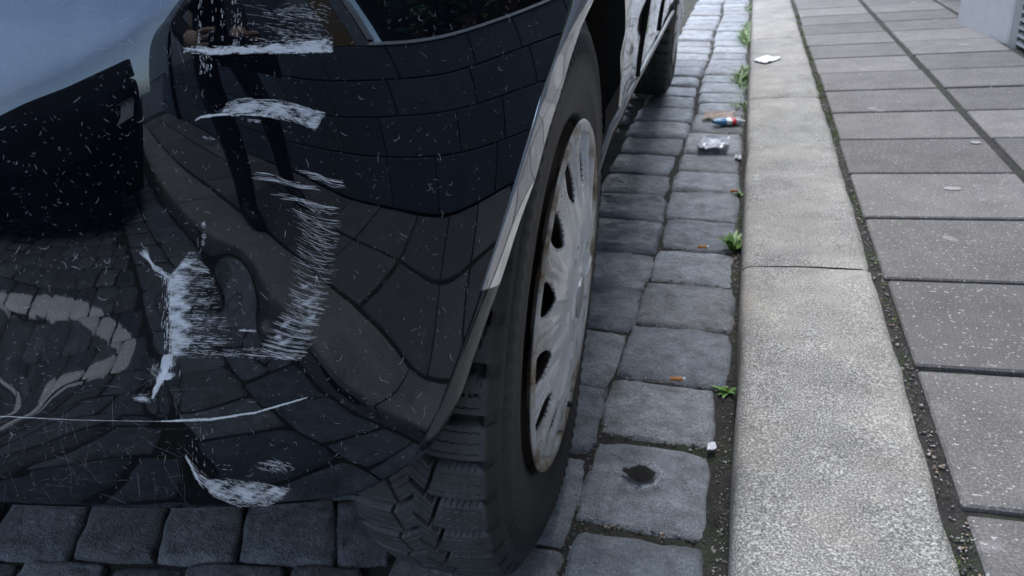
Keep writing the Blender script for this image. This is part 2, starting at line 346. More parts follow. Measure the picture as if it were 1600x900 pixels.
# ------------------------------------------------------------------ kerb and pavement
KT = .111
kerb = mobj('kerb', [(0.002, -6, KT-.03), (.215, -6, KT-.03), (.215, 14, KT-.03), (0.002, 14, KT-.03), (0.002, -6, -.1), (.215, -6, -.1), (.215, 14, -.1), (0.002, 14, -.1)],
            [(0, 1, 2, 3), (0, 3, 7, 4), (1, 5, 6, 2), (4, 7, 6, 5)], MAT['soil'], smooth=False, kind='structure', label='granite kerb between the cobbled street and the pavement')
def kerb_stone(y0, y1, k):
    ny = max(8, int((y1-y0)/.03)); prof = [(0, -.09), (-.001, 0), (.0, .07), (.002, .098), (.008, .108), (.02, KT), (.06, KT+.001), (.11, KT+.002), (.16, KT+.001), (.209, KT), (.220, .107), (.225, .09), (.226, -.05)]
    V = []
    for a in range(ny+1):
        y = y0 + .003 + (y1-y0-.006)*a/ny; e = max(0, 1 - min(a, ny-a)/1.0)
        for x, z in prof:
            xi = x + (.003*n2d(y*3.1, 2, k)+.0025*n2d(y*19, 1, k) if x > .15 else .003*n2d(y*5, 0, k) if x < .05 else 0)
            V.append((xi, y, z - (.004*e if z > .1 else 0) + .0012*n2d(x*40, y*22, k)))
    fast_mesh('kerb_stone', V, gridq(ny+1, len(prof))[:, ::-1], MAT['kerb'], kerb)
kj = [-5.36, -4.0, -2.66, -1.32, .018, 1.358, 2.692, 3.86, 5.3, 6.6, 8, 9.4, 10.8]
for k, (a, b) in enumerate(zip(kj, kj[1:])): kerb_stone(a, b, k)
V = [(x, y, KT - .007 + .003*n2d(x*30, y*20)) for x in np.linspace(.19, 1.75, 30) for y in np.linspace(-6, 14, 260)]
pav = fast_mesh('pavement', V, gridq(30, 260), MAT['bed'], kind='structure', label='concrete slab pavement between the kerb and the house wall')
sy = [.45, .74, 1.027, 1.315, 1.605]
while sy[-1] < 9.5: sy.append(sy[-1] + .287)
while sy[0] > -5: sy.insert(0, sy[0] - .288)
slabV = []
def slab(x0, x1, y0, y1, k):
    b = MB(); g = .0068; dz = random.uniform(-.0015, .0015)
    a = [jit(x0+g, .0015), jit(x1-g, .0015), jit(y0+g, .001), jit(y1-g, .001)]
    b.box((a[0], a[2], .06), (a[1], a[3], KT+dz), .0028)
    b.build('paving_slab', MAT['slab'], pav)
def colx(y): return .006*math.sin(y*1.3)
for k, (a, b) in enumerate(zip(sy, sy[1:])):
    s1 = .2325 + .003*math.sin(a*3)
    slab(s1, .583, a, b, k); slab(.592, .935, a, b, k)
    if a > 4.0: slab(.944, 1.29, a, b, k)
V = []; Q = []
mobj('street', [(-16, -60, -.1), (-7, -60, -.1), (-7, 80, -.1), (-16, 80, -.1)], [(0, 1, 2, 3)], MAT['asphalt'], kind='structure', label='plain street surface beyond the cobbles')
# loose grit and moss in the joints
V, Q = [], []
def rock(p, s):
    b = len(V); 
    for dxx, dyy, dzz in ((1,0,0),(-1,0,0),(0,1,0),(0,-1,0),(0,0,1),(0,0,-.6)):
        V.append((p[0]+dxx*s*random.uniform(.6, 1.3), p[1]+dyy*s*random.uniform(.6, 1.3), p[2]+dzz*s*random.uniform(.5, .9)))
    for t in ((0,2,4),(2,1,4),(1,3,4),(3,0,4),(2,0,5),(1,2,5),(3,1,5),(0,3,5)): Q.append([b+t[0], b+t[1], b+t[2]])
for _ in range(5200):
    u = random.random(); y = .45 + 4*random.random()**2
    if u < .30: x = random.uniform(-.022, -.003); z = zr(x) - .007; 
    elif u < .62: x = random.gauss(.231, .006); z = KT - .005
    elif u < .80: x = random.gauss(-.193, .006); z = zr(x) - .006
    elif u < .92: 
        a, b = random.choice(col1[:9]); x = random.uniform(-.18, -.02); y = a - .007 + random.gauss(0, .004); z = zr(x) - .005
    else: x = random.uniform(-1.3, -.42); y = random.uniform(.42, .75); z = zr(x) - .005
    rock((x, y, z), random.choice((.0009, .0012, .0016, .002, .0026, .0036)) * random.uniform(.6, 1))
for _ in range(420):                                              # a few grains lying on the stones
    x = random.uniform(-.38, -.02); rock((x, random.uniform(.6, 1.7), zr(x) + .004), random.uniform(.0008, .002))
fast_mesh('grit', V, Q, MAT['pebble'], kind='stuff', smooth=False, label='pale grit and pebbles lying in the stone joints')
V, Q = [], []
def blade(p, l, w, d, bend):
    b = len(V); d = Vector(d).normalized(); s = d.cross(Vector((0, 0, 1)))
    s = s.normalized() if s.length > 1e-3 else Vector((1, 0, 0)); p = Vector(p)
    for i in range(3):
        t = i/3; c = p + d*l*t + Vector((bend[0], bend[1], -.3))*l*t*t*.6; ww = w*(1 - .5*t)
        V.extend((c - s*ww, c + s*ww))
    V.append(tuple(p + d*l + Vector((bend[0], bend[1], -.3))*l*.6))
    Q.extend(([b, b+1, b+3], [b, b+3, b+2], [b+2, b+3, b+5], [b+2, b+5, b+4], [b+4, b+5, b+6]))
def tuft(x, y, z, n, l, w=.0012):
    for _ in range(n):
        a = random.uniform(0, 6.28); t = random.uniform(.2, 1)
        blade((x + random.gauss(0, .006), y + random.gauss(0, .012), z), l*random.uniform(.5, 1.2), w, (math.cos(a)*t, math.sin(a)*t, 1), (math.cos(a)*.8, math.sin(a)*.8))
def patches(n, fx, y0, y1, z, clump, l):
    for _ in range(n):
        y = random.uniform(y0, y1); x = fx()
        for _ in range(clump): tuft(x + random.gauss(0, .004), y + random.gauss(0, .02), z(x), 5, l, .0009)
patches(26, lambda: random.uniform(-.02, -.004), .5, 3.2, lambda x: zr(x)-.014, 8, .006)
patches(22, lambda: random.gauss(.231, .005), .45, 3.0, lambda x: KT-.006, 8, .005)
patches(26, lambda: random.gauss(.231, .005), 2.2, 4.6, lambda x: KT-.006, 10, .009)
patches(14, lambda: random.gauss(-.193, .004), .7, 3.2, lambda x: zr(x)-.014, 8, .006)
fast_mesh('moss', V, Q, MAT['moss'], kind='stuff', smooth=False, label='green moss growing in the joints along the kerb')
V, Q = [], []
for y in np.arange(3.0, 6.2, .035):
    k = max(0, n2d(y*2.2, .3, 3) + .35)
    for _ in range(int(9*k)): tuft(random.uniform(-.045, -.006), y + random.uniform(-.02, .02), -.012, 4, .045*k + .015, .0028)
for _ in range(16): tuft(random.uniform(-.1, -.01), random.gauss(2.72, .06), -.012, 3, .035, .0016)
fast_mesh('grass', V, Q, MAT['leaf'], kind='stuff', smooth=False, label='bright green grass growing along the far foot of the kerb')
# ------------------------------------------------------------------ the black car
nX = Vector((0.99391606, 0.03470831, -0.10452846)); nY = Vector((-0.0348995, 0.99939083, 0)); nZ = nX.cross(nY)
GZ = .315
org = Vector((-.19, .775, -.401 + H)) - GZ*nZ
car = bpy.data.objects.new('parked_car', None); COL.objects.link(car); car.empty_display_size = .1
car.matrix_world = Matrix(((nX.x, nY.x, nZ.x, org.x), (nX.y, nY.y, nZ.y, org.y), (nX.z, nY.z, nZ.z, org.z), (0, 0, 0, 1)))
tag(car, 'black parked car with a scraped and dented bumper corner, wheel close to the kerb', 'car')
def lp(V): V = np.array(V, float); V[:, 2] += GZ; return V                # wheel-centre heights -> above the tyre contact
# bumper skin: bicubic B-spline patch, control points in 0.001 mm, car coordinates (x out, y forward, z up)
CPS = """-337897 -405789 432848 -334344 -414245 417498 -332366 -421765 402394 -331478 -428404 387206 -331606 -434297 371839 -332623 -439575 356205 -334447 -444337 340225 -337047 -448640 323816 -340448 -452500
306890 -344747 -455883 289329 -350095 -458724 270985 -356640 -460969 251685 -364387 -462671 231286 -373019 -464093 209773 -381761 -465771 187385 -389445 -468440 164676 -394932 -472733 142362 -397959
-478702 120851 -399931 -485432 99594 -403628 -491337 76917 -411553 -495135 50876 -425267 -496231 19807 -445620 -494415 -17697 -472949 -489647 -62284 -507335 -481977 -114034 -321084 -401545 432830
-317057 -410132 417246 -314864 -417903 402241 -313488 -424850 387090 -313128 -431052 371834 -313614 -436599 356321 -314944 -441573 340492 -317072 -446023 324245 -320027 -449973 307492 -323853 -453421
290119 -328638 -456346 271997 -334462 -458733 252981 -341329 -460630 232942 -349054 -462215 211828 -357131 -463870 189764 -364655 -466208 167158 -370546 -469893 144662 -374285 -475167 122783 -377119
-481167 101013 -382254 -485968 77308 -391651 -488573 49941 -406125 -488728 17754 -426484 -486268 -20572 -454062 -480800 -66720 -488741 -472216 -120584 -304099 -397876 433018 -300303 -406436 417506
-297982 -414306 402496 -296341 -421461 387381 -295598 -427908 372179 -295705 -433658 356744 -296689 -438760 341002 -298502 -443275 324846 -301128 -447260 308190 -304560 -450753 290933 -308857 -453749
272960 -314101 -456226 254129 -320324 -458209 234306 -327396 -459841 213420 -334937 -461433 191542 -342235 -463507 168978 -348307 -466715 146312 -352546 -471396 124070 -355987 -476787 101827 -361676
-480950 77541 -371490 -482872 49491 -386315 -482247 16428 -406811 -478950 -22886 -434095 -472563 -70180 -468310 -463077 -125514 -286572 -394727 433170 -282970 -403137 417666 -280737 -410939 402690
-279020 -418137 387604 -278052 -424719 372454 -277873 -430610 357089 -278643 -435747 341415 -280290 -440216 325315 -282700 -444159 308720 -285796 -447668 291553 -289628 -450741 273711 -294338 -453299
255040 -300045 -455299 235374 -306646 -456869 214620 -313776 -458329 192841 -320925 -460083 170238 -327384 -462647 147223 -332080 -466734 124551 -335020 -472206 102471 -340075 -476439 78421 -349835
-477905 50058 -365013 -476392 16122 -385821 -472060 -24361 -412892 -464794 -72705 -446122 -454610 -128905 -268739 -391989 433304 -265424 -400205 417864 -263369 -407827 402921 -261772 -414887 387863
-260775 -421437 372740 -260373 -427436 357430 -261001 -432553 341803 -262579 -436890 325724 -264848 -440733 309153 -267667 -444227 292039 -271080 -447366 274296 -275284 -450015 255760 -280513 -452023
236216 -286714 -453490 215537 -293440 -454818 193822 -300294 -456348 171213 -307076 -458239 147828 -312593 -461414 124401 -314319 -467562 102990 -318872 -471837 79139 -328869 -472618 50176 -344135
-470301 15458 -364616 -465220 -25770 -390681 -457403 -74544 -422303 -446860 -130891 -250841 -389467 433428 -247759 -397484 418041 -245885 -404905 403144 -244469 -411742 388116 -243636 -418064 373005
-243192 -424014 357717 -243678 -429118 342125 -245139 -433368 326067 -247244 -437128 309518 -249840 -440566 292435 -252969 -443671 274736 -256794 -446326 256273 -261537 -448372 236838 -267176 -449883
216294 -273276 -451270 194756 -279434 -452899 172373 -285516 -454869 149255 -291554 -457203 125303 -294681 -462105 102777 -300682 -464995 77481 -310901 -465083 47683 -324939 -462881 13132 -343645
-458034 -27602 -367757 -450301 -75924 -397134 -439797 -131698 -233132 -386912 433555 -230278 -394737 418226 -228506 -402019 403372 -227138 -408751 388383 -226376 -414912 373300 -226129 -420556 358006
-226687 -425439 342400 -228104 -429528 326331 -230081 -433175 309775 -232496 -436523 292692 -235389 -439559 275000 -238893 -442181 256564 -243194 -444253 237197 -248248 -445861 216788 -253726 -447343
195410 -259303 -449014 173190 -264786 -451044 150248 -270416 -453232 126385 -275833 -455923 101902 -282959 -457501 75183 -292833 -457262 44960 -305828 -455097 10442 -322746 -450586 -29727 -344485
-443301 -77111 -371057 -433266 -131664 -215850 -384028 433698 -213194 -391670 418405 -211445 -398896 403586 -209962 -405707 388635 -209102 -411878 373602 -209153 -417066 358287 -209913 -421559 342630
-211291 -425469 326535 -213184 -428950 309950 -215517 -432107 292816 -218227 -435024 275090 -221444 -437594 256649 -225347 -439671 237311 -229901 -441327 216977 -234886 -442818 195667 -239992 -444457
173509 -245141 -446330 150529 -250406 -448378 126656 -256544 -449948 101241 -264300 -450459 73441 -273755 -449918 42875 -285939 -447592 8215 -301488 -443151 -31743 -321024 -436292 -78226 -344656
-426953 -131297 -199205 -380490 433870 -196718 -387973 418591 -194959 -395191 403781 -193321 -402151 388850 -192281 -408449 373856 -192466 -413319 358526 -193294 -417530 342829 -194624 -421255 326703
-196496 -424489 310057 -198822 -427355 292828 -201450 -430043 275006 -204457 -432488 256499 -207983 -434563 237157 -212109 -436220 216835 -216654 -437687 195535 -221324 -439282 173383 -226108 -441031
150355 -231105 -442846 126337 -237065 -444030 100632 -244803 -443905 72258 -253929 -442936 41270 -265388 -440368 6405 -279716 -435896 -33441 -297400 -429266 -79299 -318492 -420454 -131197 -183343
-375968 434083 -180961 -383365 418782 -179197 -390580 403948 -177493 -397608 388995 -176339 -403986 373990 -176449 -408782 358635 -177162 -412918 342910 -178415 -416480 326734 -180273 -419436 309993
-182604 -421967 292627 -185222 -424322 274638 -188069 -426582 255998 -191231 -428664 236610 -194883 -430396 216293 -198935 -431913 195007 -203189 -433459 172814 -207633 -435061 149679 -212277 -436725
125534 -217557 -438009 99935 -224561 -437885 71644 -233186 -436584 40416 -244032 -433631 5248 -257400 -428901 -34726 -273703 -422155 -80448 -292963 -413386 -131920 -168337 -370158 434349 -165947
-377629 418983 -164177 -384850 404084 -162523 -391809 389060 -161413 -398079 373970 -161418 -402856 358537 -162031 -406912 342722 -163158 -410378 326447 -164884 -413187 309587 -167055 -415563 292089
-169480 -417778 273962 -172122 -419895 255171 -174981 -421928 235664 -178144 -423785 215330 -181682 -425411 194043 -185498 -426946 171793 -189538 -428474 148558 -193757 -430062 124312 -198415 -431437
98764 -204512 -431552 70730 -212280 -430267 39621 -222294 -427109 4381 -234804 -421993 -35843 -250121 -414765 -81937 -268257 -405420 -133921 -154194 -362780 434679 -151606 -370626 419194 -149786
-377927 404187 -148226 -384746 389045 -147230 -390799 373809 -147117 -395585 358245 -147623 -399568 342288 -148596 -402980 325864 -150061 -405818 308876 -151883 -408294 291278 -153955 -410581 273055
-156290 -412679 254137 -158807 -414714 234514 -161578 -416606 214087 -164675 -418283 192729 -168044 -419835 170401 -171654 -421329 147057 -175378 -422932 122752 -179634 -424168 97020 -185027 -424355
69014 -191897 -423192 38050 -200889 -420061 2937 -212426 -414664 -37435 -226915 -406748 -84226 -244374 -396304 -137509 -140863 -353574 435084 -137848 -362229 419416 -135862 -369812 404261 -134344
-376552 388962 -133417 -382427 373542 -133136 -387306 357816 -133431 -391374 341706 -134166 -394853 325128 -135274 -397876 308025 -136692 -400559 290339 -138385 -402977 272021 -140359 -405141 252996
-142564 -407146 233228 -145009 -408988 212645 -147702 -410679 191167 -150629 -412257 168742 -153803 -413730 145269 -157028 -415375 120903 -161017 -416284 94796 -165699 -416579 66805 -171863 -415352
35749 -180004 -412099 519 -190625 -406365 -40147 -204338 -397634 -87896 -221160 -385870 -142820 -128204 -342366 435575 -124627 -352204 419652 -122311 -360398 404302 -120711 -367260 388815 -119759
-373084 373185 -119235 -378196 357282 -119259 -382464 341009 -119701 -386116 324273 -120446 -389371 307043 -121471 -392282 289252 -122795 -394845 270820 -124449 -397029 251646 -126370 -398954 231681
-128421 -400850 210964 -130652 -402654 189401 -133135 -404276 166866 -135857 -405761 143272 -138729 -407260 118671 -142313 -407980 92275 -146257 -408466 64355 -151923 -406897 32908 -159498 -403150
-2898 -169478 -396710 -44378 -182451 -387005 -93371 -198360 -374034 -149804 -115945 -329190 436156 -111877 -340279 419908 -109147 -349354 404303 -107312 -356641 388592 -106211 -362628 372728 -105375
-368141 356630 -105067 -372750 340185 -105173 -376680 323285 -105550 -380216 305914 -106220 -383334 287983 -107232 -385971 269382 -108531 -388241 250047 -109992 -390375 229992 -111630 -392371 209154
-113508 -394142 187406 -115629 -395698 164658 -117923 -397173 140894 -120449 -398488 115990 -123404 -399348 89548 -126750 -399865 61538 -132071 -397677 29395 -139363 -392945 -7554 -148884 -385425
-50395 -161016 -374709 -100675 -175684 -360790 -158289 -103733 -314291 436817 -99353 -326469 420189 -96257 -336478 404265 -94075 -344492 388281 -92668 -350982 372166 -91502 -357000 355847 -90836
-362068 339208 -90590 -366359 322126 -90616 -370197 304584 -90961 -373504 286471 -91663 -376228 267665 -92582 -378657 248160 -93612 -381009 227981 -94867 -383080 206969 -96405 -384785 184976 -98206
-386185 161916 -100137 -387541 137851 -102170 -388903 112750 -104365 -390182 86456 -107293 -390449 58070 -112411 -387289 24844 -119504 -381228 -13687 -128488 -372552 -58050 -139616 -360888 -109516
-152886 -346174 -168140 -91277 -297894 437547 -86711 -311044 420495 -83337 -321949 404198 -80785 -330874 387892 -78972 -338181 371508 -77488 -344763 354937 -76489 -350318 338068 -75913 -354991 320769
-75649 -359059 302995 -75708 -362507 284637 -76104 -365329 265580 -76715 -367806 245809 -77465 -370111 225320 -78387 -372182 204013 -79520 -373952 181762 -80902 -375368 158422 -82379 -376760 134091
-83770 -378487 108965 -85204 -380302 82870 -87926 -379861 53663 -92800 -375580 19138 -99459 -368324 -20879 -107787 -358454 -66891 -117890 -345773 -119659 -129794 -330214 -179341 -78449 -279930 438348
-73743 -294093 420825 -70139 -305922 404108 -67255 -315832 387435 -65046 -324087 370746 -63266 -331283 353886 -61959 -337352 336746 -61073 -342430 319187 -60537 -346717 301133 -60338 -350265 282469
-60466 -353111 263082 -60823 -355511 242937 -61303 -357720 222050 -61890 -359786 200373 -62609 -361657 177806 -63436 -363396 154296 -64263 -365257 129935 -64977 -367528 104887 -65873 -369564 78695
-68360 -368286 48511 -72841 -362933 12698 -78898 -354539 -28768 -86473 -343374 -76549 -95591 -329480 -130951 -106258 -312891 -191984 -65238 -259979 439236 -60407 -275287 421181 -56588 -288166 403991
-53409 -299139 386901 -50865 -308372 369854 -48813 -316235 352654 -47212 -322879 335196 -46015 -328436 317338 -45201 -332995 298961 -44750 -336627 279933 -44628 -339436 260139 -44716 -341755 239556
-44889 -343926 218232 -45092 -346099 196176 -45308 -348312 173365 -45508 -350661 149807 -45687 -353179 125501 -45974 -355551 100182 -46689 -356958 73132 -48800 -354949 41944 -52644 -348778 5008 -57930
-339343 -37865 -64564 -326938 -87402 -72614 -311783 -143602 -82098 -294018 -206298 -51644 -237391 440242 -46711 -253989 421574 -42688 -268088 403835 -39241 -280265 386262 -36396 -290567 368791 -34086
-299186 351191 -32223 -306424 333346 -30749 -312466 315114 -29663 -317328 296346 -28953 -321059 276881 -28566 -323843 256603 -28374 -326074 235499 -28268 -328104 213608 -28174 -330164 190969 -28072
-332323 167581 -27978 -334524 143370 -27933 -336637 118208 -28068 -338279 91731 -28535 -339001 63444 -29953 -336939 31489 -32741 -330976 -5916 -36836 -321288 -49621 -42207 -308147 -100514 -48938
-291994 -158354 -57080 -273074 -222846 -37590 -211434 441397 -32598 -229442 422014 -28409 -244889 403628 -24738 -258390 385477 -21623 -269904 367493 -19046 -279466 349416 -16959 -287287 331090 -15280
-293653 312348 -13976 -298676 293041 -13041 -302389 272982 -12421 -304983 252036 -12020 -306818 230151 -11765 -308161 207294 -11622 -309148 183413 -11588 -309789 158397 -11518 -310571 132410 -11296
-311873 105668 -11006 -313355 77968 -10932 -314066 48519 -11490 -312468 15814 -13061 -307403 -21871 -15697 -298431 -65868 -19465 -285465 -117453 -24516 -268932 -176492 -30899 -249053 -242732 -22899
-181393 442734 -17901 -200890 422514 -13618 -217711 403358 -9810 -232503 384498 -6498 -245239 365863 -3666 -255932 347194 -1354 -264442 328266 501 -271014 308855 1985 -275998 288810 3115 -279454
267928 3913 -281477 246011 4456 -282374 222938 4804 -282395 198614 4978 -281615 172888 5061 -280354 145731 5272 -279537 117530 5763 -279773 88691 6432 -280848 59169 7059 -281598 28153 7335 -280556
-5739 6993 -276588 -44000 5890 -268882 -88254 3881 -257013 -140048 845 -240923 -199793 -3174 -220469 -267626 -7296 -146495 444293 -2359 -167551 423086 1934 -185659 403014 5775 -201547 383277 9168
-215237 363799 12165 -226928 344327 14705 -236271 324625 16804 -243309 304398 18521 -248335 283448 19861 -251337 261494 20849 -252372 238260 21555 -251784 213564 22052 -249910 187265 22413 -247071
159256 22760 -243956 129669 23306 -241508 98915 24150 -240395 67455 25244 -240476 35332 26437 -240786 1944 27518 -240056 -33825 28308 -237072 -73357 28641 -230894 -118222 28391 -220752 -170193 27641
-205795 -230479 26497 -185603 -299511 9547 -105908 446087 14362 -128437 423755 18588 -147682 402580 22388 -164417 381772 25785 -178745 361215 28851 -191017 340669 31582 -201123 319919 33949 -208795
298660 35938 -213890 276552 37554 -216274 253218 38825 -216116 228327 39827 -213775 201613 40661 -209736 172919 41446 -204689 142233 42309 -199533 109779 43370 -195194 75965 44705 -192285 41207 46320
-190814 5654 48135 -190164 -31006 50031 -189292 -69591 51885 -187035 -111266 53569 -182344 -157498 55118 -173980 -210343 56750 -160872 -271196 58440 -142962 -340154 28056 -58106 448277 32666 -82187
424519 36778 -102313 402048 40515 -119738 379912 43914 -134547 358033 47044 -147184 336109 49914 -157607 313989 52511 -165534 291282 54822 -170293 267613 56825 -171848 242481 58550 -170294 215497
60090 -166000 186320 61542 -159677 154784 63019 -152250 120930 64630 -144703 84991 66456 -137924 47331 68546 -132536 8338 70912 -128774 -31721 73528 -126396 -72868 76347 -124689 -115558 79323 -122607
-160699 82422 -118964 -209677 85669 -112748 -264044 89153 -103616 -324393 92849 -91609 -390733 48659 -2088 450612 53093 -26727 425474 57074 -47646 401394 60768 -65677 377602 64191 -80802 354101 67398
-93515 330469 70405 -103688 306530 73222 -111082 281895 75848 -115198 256128 78308 -115737 228704 80658 -112701 199127 82970 -106498 167009 85318 -97902 132146 87779 -87893 94539 90424 -77484 54369
93305 -67586 11939 96457 -58917 -32386 99893 -51936 -78255 103615 -46754 -125454 107618 -43075 -174047 111884 -40252 -224467 116347 -37628 -277344 120852 -35110 -332934 125330 -32942 -391085 129835
-31058 -451883 71391 62201 453032 75583 37826 426643 79498 16377 400627 83169 -2093 374926 86633 -17545 349382 89919 -29986 323711 93052 -39380 297559 96069 -45616 270521 99037 -48484 242126 102045
-47705 211851 105176 -43181 179168 108487 -35185 143632 112004 -24349 104948 115740 -11563 63004 119708 2156 17877 123931 15806 -30203 128443 28526 -80915 133278 39690 -133922 138462 48915 -188889
143967 55932 -245414 149660 60363 -302871 155293 61547 -360318 160575 58678 -416700 165314 51181 -471289 169454 38874 -523844"""
NU, NV, UH, U0 = 27, 25, 50., -190.
CPT = np.array([int(t) for t in CPS.split()], float).reshape(NU*NV, 3)*1e-6
def b3(x):
    x = np.abs(x); return np.where(x < 1, 2/3 - x*x + x**3/2, np.where(x < 2, np.clip(2-x, 0, None)**3/6, 0))
def skin(q, off=0.0):
    q = np.asarray(q, float).reshape(-1, 2)
    def ev(q):
        A = b3((q[:, :1]-U0)/UH + 1 - np.arange(NU)); B = b3((q[:, 1:]-U0)/UH + 1 - np.arange(NV))
        return np.einsum('ki,kj,ijc->kc', A, B, CPT.reshape(NU, NV, 3))
    e0 = ev
    def ev(q):                                                           # shoulder: above this line the skin rolls back towards the tail
        d = (np.interp(q[:, 0], [-190, 0, 100, 180, 250, 290, 330, 380], [235, 160, 118, 75, 25, -14, -70, -190]) - q[:, 1])*.85
        sp = 10*np.log1p(np.exp(np.clip(d/10, -30, 30))); P = e0(q); P[:, 1] += .00037*.27*sp; P[:, 2] -= .00037*.05*sp
        cr = q[:, 1] - np.interp(q[:, 0], [-190, 0, 120, 250, 330, 400, 480, 640], [640, 650, 656, 658, 655, 644, 621, 600])
        P[:, 1] +=   .00037*.045*np.clip((600-q[:, 0])/160, 0, 1)*1.5*np.log1p(np.exp(np.clip(cr/1.5, -30, 60)))
        for cx, cy, r, h_ in ((262, 470, 15, .0010), (262, 598, 18, -.0016), (248, 622, 14, .0012), (352, 455, 34, .0012), (405, 530, 18, -.0008)):
            P[:, 1] += h_*np.exp(-(((q[:, 0]-cx)/r)**2 + ((q[:, 1]-cy)/(r*1.5))**2))
        return P
    P = ev(q)
    if off == 0: return P
    e = np.array([1., 0]); g = np.array([0, 1.])
    N = np.cross(ev(q+g)-ev(q-g), ev(q+e)-ev(q-e)); N /= np.linalg.norm(N, axis=1)[:, None]
    return P + N*off
E1 = np.array([(915,-190),(905,-90),(893,0),(870,78),(850,132),(827,210),(806,278),(781,362),(761,422),(742,483),(713,564),(692,620),(671,668),(650,702),(636,726)], float)
E2 = np.array([(0.040,-0.05,0.397),(0.036,-0.105,0.367),(0.0314,-0.1474,0.3402),(0.0264,-0.1709,0.3248),(0.0231,-0.197,0.3041),(0.0209,-0.2177,0.2848),(0.0154,-0.2381,0.2574),(0.0115,-0.2542,0.2296),(0.0033,-0.2685,0.2007),(-0.0057,-0.2873,0.1604),(-0.0121,-0.298,0.1361),(-0.0182,-0.3121,0.1118),(-0.0253,-0.3279,0.0816),(-0.0321,-0.3376,0.0644),(-0.0413,-0.3494,0.0484),(-0.0506,-0.3555,0.0374),(-0.059,-0.3585,0.0302)])
BOT = np.array([(636,726),(607,747),(560,772),(500,784),(430,791),(300,796),(200,796),(80,793),(0,790),(-190,783)], float)
def along(P, m):
    P = np.asarray(P, float); d = np.r_[0, np.cumsum(np.linalg.norm(np.diff(P, axis=0), axis=1))]; t = np.linspace(0, d[-1], m)
    R = np.stack([np.interp(t, d, P[:, k]) for k in range(P.shape[1])], 1)
    for _ in range(12): R[1:-1] = .25*R[:-2] + .5*R[1:-1] + .25*R[2:]                   # ease the polyline's corners
    return R
na, nb = 200, 180
right = along(E1, nb); left = np.stack([np.full(nb, -190.), np.linspace(-190, 783, nb)], 1)
bot = along(BOT[::-1], na); top = np.stack([np.linspace(-190, 915, na), np.full(na, -190.)], 1)
s = np.linspace(0, 1, na)[:, None, None]; t = np.linspace(0, 1, nb)[None, :, None]
Qc = (1-t)*top[:, None] + t*bot[:, None] + (1-s)*left[None] + s*right[None] - ((1-s)*(1-t)*top[0] + s*(1-t)*top[-1] + (1-s)*t*bot[0] + s*t*bot[-1])
P = skin(Qc.reshape(-1, 2)).reshape(na, nb, 3)
ext = []                                                               # the bumper carried on across the tail
for k, sx in enumerate(np.linspace(1.25, .015, 40)):
    d = P[0] - P[1]; d = d/np.linalg.norm(d, axis=1)[:, None]
    mean = np.array([-1, .02, 0]); w = min(1, sx/.25)
    e = P[0] + np.array([-sx, 0, 0])*1.0 + np.stack([0*d[:, 0], d[:, 1]*np.minimum(sx, .12 + 0*d[:, 1])*(1-.35*w) , d[:, 2]*min(sx, .1)*.5], 1)
    ext.append(e)
G = np.concatenate([np.array(ext), P], 0)
lip = G[:, -1:] + np.array([0, .012, .004]); lip2 = G[:, -1:] + np.array([0, .06, .02])
G2 = np.concatenate([G, lip, lip2], 1)
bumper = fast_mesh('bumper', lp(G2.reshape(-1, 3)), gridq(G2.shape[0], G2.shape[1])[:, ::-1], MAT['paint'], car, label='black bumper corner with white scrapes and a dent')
# wheel-arch lip: a flat flange from the bumper's edge to the wheel opening
e1 = skin(right); e2 = along(E2, nb)
rows = [e1 + (e2-e1)*f + np.array([.0012*math.sin(math.pi*min(1, f*1.0)), 0, 0]) for f in (.0, .03, .15, .35, .6, .85, .97)] + [e2, e2 + np.array([-.006, .004, -.002]), e2 + np.array([-.03, .004, 0])]
rows[0] = e1 + np.array([-.003, .002, 0]); rows[1] = e1 + (e2-e1)*.04
A = np.stack(rows, 1); cut = int(nb*.70)  # one flange split into bright and black where its reflection turns dark
fast_mesh('wheel_arch_trim', lp(A[:cut].reshape(-1, 3)), gridq(cut, A.shape[1])[:, ::-1], simple('polished_trim', (.66, .69, .72), .07, 1.0, .05), car, label='polished metal flange round the wheel opening')
fast_mesh('arch_flange_dark_reflection', lp(A[cut-1:].reshape(-1, 3)), gridq(nb-cut+1, A.shape[1])[:, ::-1], MAT['paint'], car)
# side of the body beyond the wheel
def xprof(z): return np.interp(z, [-.05, .06, .10, .16, .25, .40, .55, .75, 1.15], [-.05, -.012, 0, .003, .010, .012, .008, -.02, -.20])
def zlow(y):
    b = np.interp(y, [-.3, .217, .307, .413, .604, .94, 1.93, 2.485, 3.4], [.075, .078, .094, .104, .104, .092, .063, .04, .04])
    for c in (0, 2.45):
        a = .41**2 - (y-c)**2
        if a > 0: b = max(b, math.sqrt(a))
    return b
ys = np.unique(np.r_[np.linspace(-.11, .3, 40), np.linspace(.3, .4099, 60), np.linspace(.4101, 2.04, 90), np.linspace(2.041, 2.859, 70), np.linspace(2.86, 3.3, 12)])
V = []
for y in ys:
    z0 = zlow(y)
    for f in np.linspace(0, 1, 34):
        z = z0 + (.78 - z0)*f
        wob = .0022*n2d(y*7, z*9, 1)*(1 if z > .1 else .3) - .004*math.exp(-((z-.20-.02*y)/.025)**2)
        V.append((xprof(z) + wob, y, z))
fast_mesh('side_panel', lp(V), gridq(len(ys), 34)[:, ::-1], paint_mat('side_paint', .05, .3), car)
V = [(xprof(z) + (.0 if z < .8 else 0), y, z) for y in ys for z in (.78, .9, 1.05, 1.15)]
fast_mesh('side_window', lp(V), gridq(len(ys), 4)[:, ::-1], MAT['carglass'], car)
